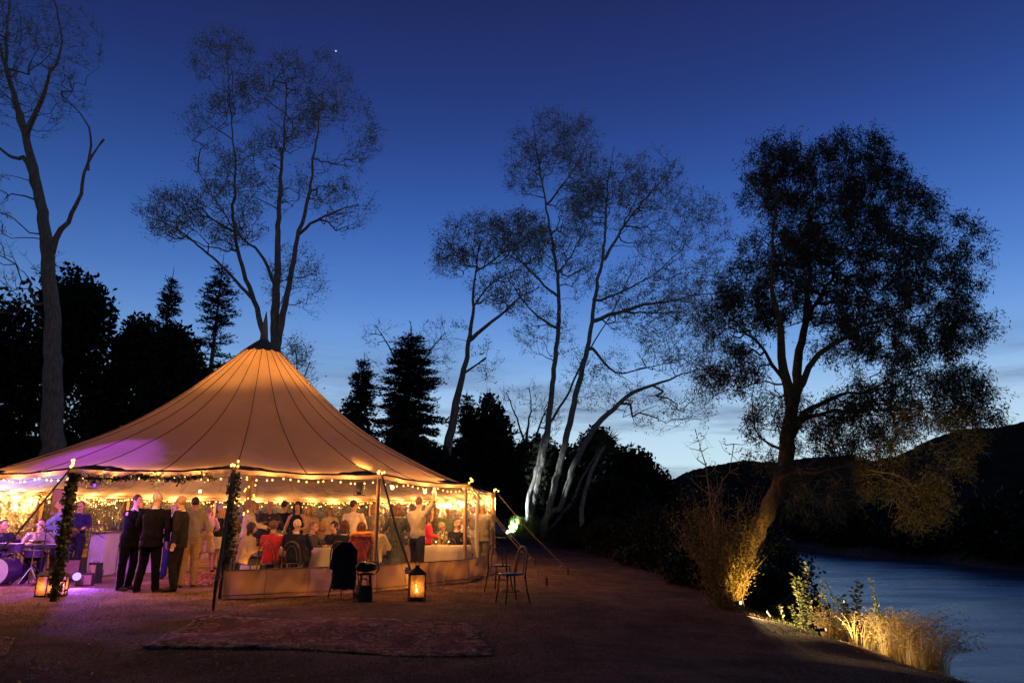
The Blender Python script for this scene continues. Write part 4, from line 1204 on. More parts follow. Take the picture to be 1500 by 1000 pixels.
    if kind in ('shirt', 'sweater'):
        MB().tube([up(0, .008, 1.43), up(0, .004, 1.485)], [.078, .066], 12).build('collar', fabric(col if not isinstance(col, bpy.types.Material) else (.1, .1, .1)), root, voxel=vx)
    if bottom and bottom[0] == 'trousers':
        g_ = MB()
        g_.tube([hip + Vector((0, 0, -.10 if not sit else -.06)), hip, hip + Rl @ Vector((0, 0, .12))], [.15 * wide ** .6, .175 * wide ** .6, .155 * wide ** .6], 14, right=X, ry=[.11, .13, .115])
        for s in (-1, 1):
            g_.tube([hipj[s] + Vector((0, 0, .02)), hipj[s].lerp(knee[s], .45), knee[s]], [.108, .096, .078], 12)
            g_.tube([knee[s], knee[s].lerp(ank[s], .5), ank[s] + Vector((0, 0, .0)), ank[s] + Vector((0, -.008, -.03))], [.078, .072, .068, .072], 12)
        g_.build('trousers', fabric(bottom[1]), root, voxel=vx, disp=.022)
    elif bottom and bottom[0] == 'skirt':
        g_ = MB(); z0 = bottom[2] if len(bottom) > 2 else .5
        if sit: g_.tube([hip + Vector((0, .05, 0)), hip + Vector((0, -.2, .02)), Vector((0, -.47, .52))], [.18, .19, .17], 14, right=X, ry=[.12, .10, .08])
        else: g_.tube([Vector((0, 0, z0)), Vector((0, 0, .75)), Vector((0, 0, .92)), Vector((0, 0, 1.04))], [.20, .195, .18, .14], 14, right=X, ry=[.16, .145, .135, .11])
        g_.build('skirt', fabric(bottom[1]), root, voxel=vx, disp=.02)
    if shoes:
        for s in (-1, 1):
            ft = ank[s] + Vector((.02 * s, -.12, -.045))
            MB().tube([ank[s] + Vector((0, .055, -.045)), ank[s] + Vector((0, -.03, -.035)), ft, ft + Vector((.005 * s, -.075, -.012))], [.036, .048, .052, .030], 10, right=X, ry=[.040, .045, .034, .022]).build('shoe', M_SHOE, root, voxel=vx)
    if hold == 'glass':
        s = -1 if arms[0] in ('mouth', 'glass') else 1
        P = root.matrix_basis @ (hands[s] + (hands[s] - elbows[s]).normalized() * .07 + Vector((0, -.02, .02)))
        drink(P, 'glass of wine held up by the ' + label.split(' with ')[0][:40].strip(), None)
    return root

def glass_mat(name, col=(1, 1, 1), rough=.02):
    m = bpy.data.materials.new(name); m.use_nodes = True; n = m.node_tree; n.nodes.clear()
    o = n.nodes.new('ShaderNodeOutputMaterial'); t = n.nodes.new('ShaderNodeBsdfTransparent'); t.inputs[0].default_value = (*col, 1)
    gl = n.nodes.new('ShaderNodeBsdfGlossy'); gl.inputs['Roughness'].default_value = rough
    f = n.nodes.new('ShaderNodeFresnel'); f.inputs[0].default_value = 1.5
    mx = n.nodes.new('ShaderNodeMixShader'); n.links.new(f.outputs[0], mx.inputs[0]); n.links.new(t.outputs[0], mx.inputs[1]); n.links.new(gl.outputs[0], mx.inputs[2]); n.links.new(mx.outputs[0], o.inputs[0])
    return m
M_GLASS = glass_mat('clear glass', (.93, .93, .92)); M_LGLASS = glass_mat('lantern glass', (.97, .96, .93), .08)
_n = M_LGLASS.node_tree; _o = [q for q in _n.nodes if q.type == 'OUTPUT_MATERIAL'][0]; _s = _o.inputs[0].links[0].from_socket
_d = _n.nodes.new('ShaderNodeBsdfTranslucent'); _d.inputs[0].default_value = (.9, .62, .28, 1); _m = _n.nodes.new('ShaderNodeMixShader'); _m.inputs[0].default_value = .22
_n.links.new(_s, _m.inputs[1]); _n.links.new(_d.outputs[0], _m.inputs[2]); _n.links.new(_m.outputs[0], _o.inputs[0])
M_WINE = mat('white wine', (.6, .42, .12), .1, .05, 5); M_GREENG = mat('bottle glass', (.02, .05, .015), .08, .2, 5, spec=.8)
M_CHAIR = mat('dark bentwood', (.065, .032, .016), .35, .3, 9, bump=.1, stretch=(4, 4, .6), spec=.5)
M_LINEN = mat('table linen', (.62, .55, .46), .9, .06, 7, bump=.2)
def drink(P, label, group):
    r_ = empty('wine_glass', P, 0, label, 'glass', group)
    MB().lathe([(.032, 0), (.032, .004), (.005, .008), (.005, .075), (.030, .105), (.036, .14), (.030, .175)], n=12).build('glass', M_GLASS, r_, smooth=True)
    MB().lathe([(.004, .082), (.027, .106), (.030, .125)], n=12).build('wine', M_WINE, r_, smooth=True)
    return r_

# ------------------------------------------------------------------ bentwood chairs
def arc(w_, h, y0, z0, lean, n=17, sq=.8):
    pts = []
    for i in range(n):
        a = PI * i / (n - 1)
        x = w_ * math.copysign(abs(math.cos(a)) ** sq, math.cos(a)); z = z0 + h * (math.sin(a) ** .75)
        pts.append(Vector((x, y0 + lean * (z - z0), z)))
    return pts
def chair_proto():
    root = empty('bentwood_chair')
    MB().lathe([(.0, .445), (.19, .445), (.205, .452), (.205, .468), (.19, .474), (.0, .468)], n=28).build('seat', M_CHAIR, root, smooth=True)
    # back hoop runs down into the rear legs
    A = arc(.185, .42, .17, .47, .18)
    MB().tube([Vector((.195, .17, .40))] + A + [Vector((-.195, .17, .40))], .0145, 8).build('back_hoop', M_CHAIR, root, smooth=True)
    A = arc(.115, .33, .165, .47, .18)
    MB().tube(A, .010, 8).build('inner_hoop', M_CHAIR, root, smooth=True)
    for x, y, s in ((.14, -.13, 1), (-.14, -.13, 1), (.185, .165, -1), (-.185, .165, -1)):
        MB().tube([(x, y, .455), (x * 1.12, y * 1.15, .22), (x * 1.28, y * 1.42, .0)], [.0165, .015, .012], 8).build('leg', M_CHAIR, root, smooth=True)
    MB().tube([Vector((.172 * math.cos(t), .172 * math.sin(t) + .005, .20)) for t in np.linspace(0, 2 * PI, 25)], .009, 6).build('stretcher_ring', M_CHAIR, root, smooth=True)
    return root
def copy_tree(o, parent=None):
    c = o.copy(); COL.objects.link(c)
    if parent is not None: c.parent = parent
    for ch in list(o.children): copy_tree(ch, c)
    return c
CH0 = chair_proto(); _used = [False]
def chair(pos, rz, label, group=None):
    o = CH0 if not _used[0] else copy_tree(CH0)
    _used[0] = True
    o.location = pos; o.rotation_euler = (0, 0, math.radians(rz))
    for k in ('group', 'label', 'category'):
        if k in o: del o[k]
    tag(o, label, 'chair', group)
    return o
def gp(px, Y):
    x = fx(px, Y, .9); return Vector((x, Y, g(x, Y)))
# ------------------------------------------------------------------ guests standing at the open front
DK = (.006, .006, .012); DK2 = (.010, .009, .013); GREY = (.018, .017, .021)
person('man in dark suit facing right, hand at his mouth, leftmost of the group', gp(190, 13.95), 75, 1.80, 'stand', ('mouth', 'down'), ('jacket', DK), ('trousers', DK), ('short', (.05, .025, .012)), 0, 4, True, head_turn=0, head_tilt=8, stance=.02)
person('white-haired man in dark suit seen from behind, middle of the group', gp(222, 13.55), 182, 1.83, 'stand', ('down', 'glass'), ('jacket', DK), ('trousers', DK), ('short', (.50, .45, .38)), 2, 2, True, wide=1.08, stance=.04, head_turn=-14)
person('bald man in glasses and dark grey suit facing left into the group', gp(262, 13.75), -78, 1.78, 'stand', ('bent', 'down'), ('jacket', GREY), ('trousers', GREY), ('bald', (.30, .22, .15)), 0, 2, True, wide=1.05, head_tilt=4, glasses=True)
person('man in grey shirt and tan trousers half hidden behind the bald man', gp(280, 14.6), -150, 1.78, 'stand', ('bent', 'down'), ('shirt', (.22, .19, .17)), ('trousers', (.34, .23, .12)), ('short', (.02, .015, .01)), 1, 3)
person('guest in white shirt glimpsed between the suited men', gp(253, 16.8), 20, 1.72, 'stand', ('bent', 'down'), ('shirt', (.60, .56, .60)), ('trousers', (.02, .02, .06)), ('short', (.12, .06, .03)), 0, 0)
person('woman dancing in a tan knee-length dress, seen from behind', gp(303, 18.6), 195, 1.66, 'stand', ('bent', 'bent'), ('dress', (.48, .33, .20), .52, .05), None, ('short', (.32, .2, .1)), 2, 3, stance=.10, female=True)
person('long-haired blonde woman in dark top and white skirt beyond the dancer', gp(320, 19.8), 150, 1.66, 'stand', ('bent', 'down'), ('shirt', (.02, .02, .03)), ('skirt', (.6, .55, .5), .58), ('long', (.42, .24, .09)), 0, 3, female=True)
person('guest in pale pink top just left of the right ivy pole', gp(334, 18.2), 120, 1.70, 'stand', ('glass', 'down'), ('shirt', (.55, .38, .42)), ('trousers', (.03, .03, .05)), ('bob', (.18, .09, .04)), 0, 0, female=True)
# inside the clear wall
person('grey-haired man in white shirt standing right of the right ivy pole', gp(360, 16.2), 100, 1.76, 'stand', ('reach', 'glass'), ('shirt', (.66, .58, .46)), ('trousers', (.05, .05, .06)), ('short', (.30, .22, .14)), 1, 6)
person('bald bearded man in dark jacket and pink shirt facing the table', gp(391, 17.6), 30, 1.78, 'stand', ('bent', 'glass'), ('jacket', (.05, .045, .05)), ('trousers', (.03, .03, .03)), ('shaved', (0, 0, 0)), 2, 3, collar=(.5, .25, .25), head_tilt=10)
person('guest in black jacket turned away beside the bald bearded man', gp(413, 18.1), 160, 1.80, 'stand', ('bent', 'bent'), ('jacket', DK2), ('trousers', DK2), ('short', (.02, .015, .01)), 0, 0)
person('woman with long dark hair in a low-cut black dress facing the camera', gp(434, 16.9), -10, 1.74, 'stand', ('bent', 'bent'), ('dress', (.015, .012, .015), .55, .03, 'bare'), None, ('long', (.035, .016, .008)), 0, 3, female=True, head_turn=25, head_tilt=6)
person('blond guest with pale shawl beside the long dark-haired woman', gp(450, 19.3), 20, 1.68, 'stand', ('bent', 'bent'), ('shawl', (.55, .42, .28)), ('trousers', (.05, .04, .04)), ('long', (.40, .22, .08)), 0, 0, female=True)
person('man in white shirt standing with his back to us among the tables', gp(516, 16.4), 165, 1.77, 'stand', ('bent', 'down'), ('shirt', (.70, .60, .48)), ('trousers', (.04, .035, .04)), ('short', (.04, .02, .01)), 1, 0, head_turn=-35)
person('guest in grey cardigan left of the bare timber pole, back turned', gp(546, 16.9), 175, 1.70, 'stand', ('bent', 'glass'), ('sweater', (.20, .19, .15)), ('trousers', (.10, .09, .06)), ('bob', (.30, .18, .08)), 0, 2)
M_PATT = mat('dark leaf-patterned dress cloth', (.012, .016, .014), .8, 0, 26, col2=(.10, .11, .07))
person('woman in a dark patterned dress standing right of the bare timber pole', gp(581, 15.3), 185, 1.66, 'stand', ('bent', 'glass'), ('dress', M_PATT, .42, .06), None, ('bob', (.16, .08, .03)), 0, 2, female=True)
person('man in pale khaki shirt with one hand raised to his head', gp(611, 15.8), 150, 1.82, 'stand', ('up', 'bent'), ('shirt', (.42, .38, .26)), ('trousers', (.03, .03, .035)), ('short', (.12, .06, .03)), 0, 2)
person('guest in bright red top half hidden behind the khaki shirt', gp(626, 17.0), 100, 1.45, 'stand', ('bent', 'down'), ('sweater', (.55, .015, .03)), ('trousers', (.03, .03, .035)), ('bob', (.10, .05, .02)), 0, 2, female=True)
person('tall white-haired guest in a beige jacket behind the clear corner wall', gp(706, 18.3), 160, 1.76, 'stand', ('bent', 'bent'), ('jacket', (.30, .27, .20)), ('trousers', (.24, .21, .15)), ('short', (.62, .52, .30)), 0, 0, wide=1.2, collar=None)
person('elderly guest in green cardigan standing at the right-hand table', gp(655, 18.8), 20, 1.64, 'stand', ('bent', 'bent'), ('sweater', (.14, .20, .09)), ('trousers', (.06, .06, .05)), ('short', (.5, .42, .28)), 1, 6)
person('guest in olive dress beyond the right-hand table', gp(640, 21.0), -20, 1.66, 'stand', ('bent', 'glass'), ('dress', (.18, .20, .08), .5, .04), None, ('curly', (.4, .28, .12)), 0, 0, female=True)
person('man in dark blue shirt far inside the tent near the mast', gp(372, 21.5), 200, 1.80, 'stand', ('bent', 'bent'), ('shirt', (.03, .04, .12)), ('trousers', (.03, .03, .04)), ('short', (.05, .03, .02)), 1, 0)
person('guest in cream blouse far inside the tent, left of the white-shirted man', gp(482, 22.0), 0, 1.68, 'stand', ('bent', 'glass'), ('shirt', (.6, .5, .36)), ('trousers', (.05, .05, .06)), ('bob', (.3, .16, .06)), 0, 0, female=True)
# seated guests: each on a chair of its own
seats = [
 (360, 14.9, 110, 1.66, ('shawl', (.50, .36, .22)), ('bob', (.035, .02, .012)), 8, 'seated woman wrapped in a beige shawl next to the right ivy pole', 'bentwood chair under the woman in the beige shawl', True, 1.0),
 (398, 14.75, 178, 1.70, ('sweater', (.50, .012, .03)), ('curly', (.16, .08, .035)), 0, 'seated woman in a red sweater with curly hair, back to the clear wall', 'bentwood chair behind the red sweater', True, 1.15),
 (433, 14.7, 180, 1.74, ('jacket', (.014, .012, .016)), ('short', (.62, .52, .34)), 2, 'seated white-haired man in black jacket beside the red sweater', 'bentwood chair of the seated white-haired man', False, 1.1),
 (470, 16.6, 20, 1.66, ('sweater', (.30, .20, .12)), ('bob', (.42, .25, .10)), 2, 'seated blonde guest facing us across the table', 'bentwood chair of the blonde guest across the table', True, 1.0),
 (490, 16.1, -30, 1.68, ('shirt', (.03, .02, .02)), ('curly', (.02, .012, .01)), 0, 'seated guest with dark curly hair left of the white-shirted man', 'bentwood chair of the dark curly-haired guest', True, 1.0),
 (455, 15.7, 80, 1.66, ('sweater', (.06, .05, .06)), ('short', (.2, .12, .06)), 0, 'seated guest in dark top leaning over the glasses', 'bentwood chair of the guest leaning over the glasses', False, 1.0),
 (503, 14.9, 172, 1.70, ('jacket', (.016, .014, .014)), ('bob', (.07, .03, .015)), 0, 'seated brown-haired woman in black, above the coat-covered chair', 'bentwood chair of the woman in black, above the hanging coat', True, 1.05),
 (529, 14.6, 200, 1.66, ('sweater', (.26, .025, .035)), ('bob', (.12, .045, .02)), 1, 'seated woman in dark red with an orange scarf', 'bentwood chair of the woman in the orange scarf', True, 1.05),
 (549, 14.9, 165, 1.72, ('jacket', (.40, .33, .16)), ('short', (.36, .24, .12)), 0, 'seated guest in mustard jacket just left of the bare timber pole', 'bentwood chair of the guest in the mustard jacket', True, 1.0),
 (668, 17.3, 150, 1.74, ('jacket', (.02, .018, .02)), ('bald', (.55, .42, .3)), 2, 'seated balding man in dark jacket next to the fourth pole', 'bentwood chair of the balding man in the corner', True, 1.15),
 (645, 17.9, 60, 1.64, ('sweater', (.35, .32, .14)), ('curly', (.60, .50, .28)), 1, 'seated elderly woman with white curls at the right-hand table', 'bentwood chair of the white-curled woman', True, 1.0),
 (628, 18.9, -30, 1.66, ('shirt', (.30, .26, .12)), ('short', (.45, .35, .2)), 1, 'seated guest in yellowish shirt behind the right-hand table', 'bentwood chair of the guest in the yellowish shirt', False, 1.0),
 (345, 17.4, 10, 1.66, ('sweater', (.5, .42, .36)), ('bob', (.2, .1, .05)), 0, 'seated guest in pale sweater behind the shawl-wrapped woman', 'bentwood chair of the guest in the pale sweater', True, 1.0),
 (420, 19.0, 0, 1.70, ('shirt', (.2, .1, .06)), ('short', (.1, .05, .03)), 0, 'seated guest in brown shirt far across the middle table', 'bentwood chair far across the middle table', False, 1.0)]
for px, Y, face, H, top, hair, lean, lb, clb, fem, wd in seats:
    p = gp(px, Y)
    person(lb, p, face, H, 'sit', ('table', 'table') if lean >= 0 else ('lap', 'lap'), top, ('trousers', (.03, .028, .03)), hair, random.choice([0, 1, 2]), max(lean, 3), False, female=fem, wide=wd)
    chair(p, face, clb, 'bentwood chairs of the seated guests')
# orange scarf
p = gp(529, 14.6); Rz = Matrix.Rotation(math.radians(200), 3, 'Z')
mb = MB().tube([Vector((-.20, -.06, 1.00)), Vector((-.15, .11, 1.05)), Vector((0, .15, 1.04)), Vector((.15, .11, 1.05)), Vector((.20, -.06, .99))], [.05, .075, .085, .075, .05], 10, ry=[.03, .04, .045, .04, .03])
o = mb.build('scarf', mat('orange scarf', (.85, .30, .02), .8, .25, 12, bump=.3), None, voxel=.012, disp=.02)
o.location = p; o.rotation_euler = (0, 0, math.radians(200)); tag(o, 'bright orange scarf round the shoulders of the seated woman in dark red', 'scarf')
# empty chairs outside
chair(on(733, 865, 0), 160, 'empty bentwood chair at the right tent corner, the one nearer the tent', 'empty bentwood chairs outside')
chair(on(748, 884, 0), -62, 'nearer empty bentwood chair on the grass right of the tent, facing left', 'empty bentwood chairs outside')
chair(on(12, 840, 0), 190, 'empty bentwood chair at the left frame edge in front of the drummer', 'empty bentwood chairs outside')
chair(on(28, 832, 0), 150, 'empty bentwood chair between the left frame edge and the keyboard player', 'empty bentwood chairs outside')
# --- tables with linen, glasses, candles
M_FLAME = emat('candle flame', (1, .55, .15), 40)
M_WAX = mat('candle wax', (.75, .62, .42), .4, .05, 6)
tl = ['round linen-covered dining table left of the middle, behind the red sweater', 'round linen-covered dining table in front of the white-shirted man', 'round linen-covered dining table at the right end of the tent']
for i, (px, Y) in enumerate(((408, 15.9), (505, 15.75), (648, 17.2))):
    p = gp(px, Y); root = empty('dining_table', p, 0, tl[i], 'table', 'dining tables in the tent')
    MB().lathe([(.0, .70), (.68, .70), (.68, .73), (0, .73)], n=32).build('table_top', M_CHAIR, root)
    for a in range(4): MB().tube([(.42 * math.cos(a * PI / 2), .42 * math.sin(a * PI / 2), .70), (.45 * math.cos(a * PI / 2), .45 * math.sin(a * PI / 2), 0)], .022, 8).build('leg', M_CHAIR, root)
    mb = MB(); nn = 72; vs = [Vector((0, 0, .738))]
    for r_, z, wv in ((.35, .738, 0), (.67, .738, 0), (.69, .725, 0), (.70, .58, .010), (.72, .42, .022), (.735, .27, .032)):
        for j in range(nn):
            t = 2 * PI * j / nn; q = r_ + wv * math.sin(t * 12 + i) + wv * .4 * math.sin(t * 19)
            vs.append(Vector((q * math.cos(t), q * math.sin(t), z)))
    fs = [(0, 1 + j, 1 + (j + 1) % nn) for j in range(nn)] + [(1 + k * nn + j, 1 + (k + 1) * nn + j, 1 + (k + 1) * nn + (j + 1) % nn, 1 + k * nn + (j + 1) % nn) for k in range(5) for j in range(nn)]
    o = mb.add(vs, fs).build('tablecloth', M_LINEN, None, smooth=True); o.location = p
    tag(o, 'pale linen cloth over the ' + ['dining table behind the red sweater', 'dining table before the white-shirted man', 'right-hand dining table'][i], 'tablecloth', 'linen tablecloths')
    for a in range(9):
        t = a * 2 * PI / 9 + .3; r_ = .48 + .06 * math.sin(a * 5)
        drink(p + Vector((r_ * math.cos(t), r_ * math.sin(t), .738)), 'wine glass on the ' + ['table behind the red sweater', 'table before the white-shirted man', 'right-hand table'][i], 'wine glasses on the ' + ['left', 'middle', 'right'][i] + ' dining table')
    for a in range(2):
        q = p + Vector((.15 * (1 if a else -1), -.05 + .1 * a, .738))
        c = empty('candle', q, 0, ['left', 'right'][a] + ' candle in a glass cup on the ' + ['table behind the red sweater', 'table before the white-shirted man', 'right-hand table'][i], 'candle', 'table candles')
        MB().lathe([(.03, 0), (.035, .10)], n=12).build('glass_cup', M_GLASS, c, smooth=True); MB().lathe([(.026, .004), (.026, .055)], n=12).build('wax', M_WAX, c)
        MB().ell((0, 0, .075), (.006, .006, .016), 8, 6).build('flame', M_FLAME, c)
    lamp('candle_glow', (0, 0, .95), 3, parent=root, radius=.02)
    q = p + Vector((0, .12, .738)); c = empty('flower_vase', q, 0, 'vase of white flowers and greenery on the ' + ['table behind the red sweater', 'table before the white-shirted man', 'right-hand table'][i], 'vase', 'flower vases on the tables')
    MB().lathe([(.04, 0), (.055, .05), (.03, .12), (.035, .15)], n=14).build('vase', M_GLASS, c, smooth=True)
    r = np.random.default_rng(i); P = np.array([0, 0, .24]) + r.normal(size=(130, 3)) * np.array([.07, .07, .05]); V, F = leaf_arrays(P, .06, .4, up=.4, r=r); np_mesh('greenery', V, F, M_LEAF_BUSH, c)
    P = np.array([0, 0, .27]) + r.normal(size=(60, 3)) * np.array([.07, .07, .035]); V, F = leaf_arrays(P, .035, .8, up=.3, r=r); np_mesh('petals', V, F, M_LINEN, c)

# --- lanterns
def lantern(pos, s, label, rz=0):
    root = empty('candle_lantern', pos, math.radians(rz), label, 'lantern', 'candle lanterns on the grass', s)
    M = M_POLED
    w_, h = .13, .42
    mb = MB().box((0, 0, .012), (.30, .30, .024))
    for x in (-1, 1):
        for y in (-1, 1): mb.tube([(x * w_, y * w_, .024), (x * w_, y * w_, h)], .011, 6)
    for z in (.035, h - .01):
        for q in (-1, 1): mb.box((0, q * w_, z), (.26, .018, .02)); mb.box((q * w_, 0, z), (.018, .24, .02))
    mb.build('frame', M, root)
    MB().add([(-.155, -.155, h), (.155, -.155, h), (.155, .155, h), (-.155, .155, h), (-.045, -.045, h + .09), (.045, -.045, h + .09), (.045, .045, h + .09), (-.045, .045, h + .09)],
             [(3, 2, 1, 0), (0, 1, 5, 4), (1, 2, 6, 5), (2, 3, 7, 6), (3, 0, 4, 7), (4, 5, 6, 7)]).box((0, 0, h + .11), (.07, .07, .04)).build('roof', M, root)
    MB().tube([Vector((.035 * math.cos(t), 0, h + .165 + .04 * math.sin(t))) for t in np.linspace(0, 2 * PI, 17)], .006, 6).build('ring_handle', M, root, smooth=True)
    for q in (-1, 1):
        MB().box((0, q * (w_ - .004), h / 2 + .01), (.24, .003, h - .06)).build('glass_pane', M_LGLASS, root)
        MB().box((q * (w_ - .004), 0, h / 2 + .01), (.003, .23, h - .06)).build('glass_pane', M_LGLASS, root)
    c = MB().lathe([(.035, .026), (.036, .11), (.03, .115)], n=16).build('candle', M_WAX, root, smooth=True)
    MB().ell((0, 0, .145), (.010, .010, .026), 8, 8).build('flame', M_FLAME, c)
    lamp('candle_glow', (0, 0, .20), 4 * s, (1, .36, .07), .015, parent=root)
lantern(on(610, 877, 0), 1.0, 'black glass lantern with a lit candle, alone on the grass by the guy strap', 12)
lantern(on(66, 874, 0), .88, 'left one of two lit candle lanterns at the foot of the left ivy pole', -12)
lantern(on(85, 873, 0), .84, 'right one of two lit candle lanterns at the foot of the left ivy pole', 20)

# assumed floor lamps, unseen, just inside the skirt to give its warm glow
for lb, px, Y in (('assumed low floor lamp glowing through the canvas skirt right of the right ivy pole', 375, 14.55), ('assumed low floor lamp glowing through the skirt just right of the bare timber pole', 583, 14.75)):
    q = gp(px, Y); fl = empty('assumed_floor_lamp', q, 0, lb, 'lamp', 'assumed floor lamps inside the skirt')
    MB().lathe([(.06, 0), (.06, .015), (.012, .02), (.012, .12), (.05, .13), (.045, .135)], n=14).build('base', M_BLACK, fl, smooth=True)
    MB().ell((0, 0, .17), .03, 10, 8).build('bulb', M_BULB, fl, smooth=True)
    lamp('assumed_floor_lamp_glow', (0, -.05, .19), 14, parent=fl, radius=.03)

# --- coat chair and bag
p = on(507, 874, 0)
chair(p, 170, 'bentwood chair hidden under the long dark coat')
mb = MB(); M_COAT = mat('dark wool coat', (.010, .010, .022), .95, .3, 20, bump=.4)
mb.tube([(0, -.205, .16), (0, -.225, .45), (0, -.25, .70), (0, -.245, .86), (0, -.235, .94)], [.215, .215, .19, .16, .10], 18, right=(1, 0, 0), ry=[.11, .095, .075, .06, .035])
mb.tube([(.06, -.25, .88), (.17, -.27, .80), (.20, -.27, .50)], [.05, .05, .04], 10); mb.tube([(-.06, -.25, .88), (-.17, -.27, .80), (-.21, -.27, .48)], [.05, .05, .04], 10)
o = mb.build('long_coat', M_COAT, None, voxel=.011, disp=.04); o.location = p + Vector((0, -.02, 0)); tag(o, 'long dark coat draped over a chair in front of the canvas skirt', 'coat')
p2 = on(534, 880, 0); st = empty('stool', p2, .3, 'small dark stool beside the coat-draped chair', 'stool')
MB().lathe([(0, .42), (.15, .42), (.16, .44), (0, .455)], n=20).build('seat', M_CHAIR, st)
for a in range(4): MB().tube([(.10 * math.cos(a * PI / 2 + .8), .10 * math.sin(a * PI / 2 + .8), .43), (.15 * math.cos(a * PI / 2 + .8), .15 * math.sin(a * PI / 2 + .8), 0)], .015, 8).build('leg', M_CHAIR, st)
M_BAG = mat('black leather', (.012, .010, .012), .4, .3, 15, bump=.4)
b1 = empty('handbag', p2 + Vector((0, 0, .457)), .4, 'slouched black handbag lying on the stool', 'handbag')
MB().ell((0, 0, .085), (.19, .12, .085), 16, 10).ell((-.06, 0, .12), (.10, .09, .06), 12, 8).build('bag_body', M_BAG, b1, voxel=.01, disp=.03)
MB().tube([Vector((.12 + .10 * math.cos(t), .02, .07 + .10 * math.sin(t))) for t in np.linspace(-1.2, 1.9, 14)], .011, 6).build('strap', M_BAG, b1)
b2 = empty('tote_bag', p2 + Vector((.03, -.26, 0)), -.2, 'black tote bag standing on the grass against the stool', 'bag')
MB().tube([(0, 0, 0), (0, 0, .14), (0, 0, .27)], [.16, .165, .14], 16, right=(1, 0, 0), ry=[.09, .085, .05]).build('bag_body', M_BAG, b2, voxel=.01, disp=.02)
for q in (-1, 1): MB().tube([Vector((.08 * math.cos(t), .03 * q, .27 + .11 * math.sin(t))) for t in np.linspace(0, PI, 12)], .007, 6).build('handle', M_BAG, b2)

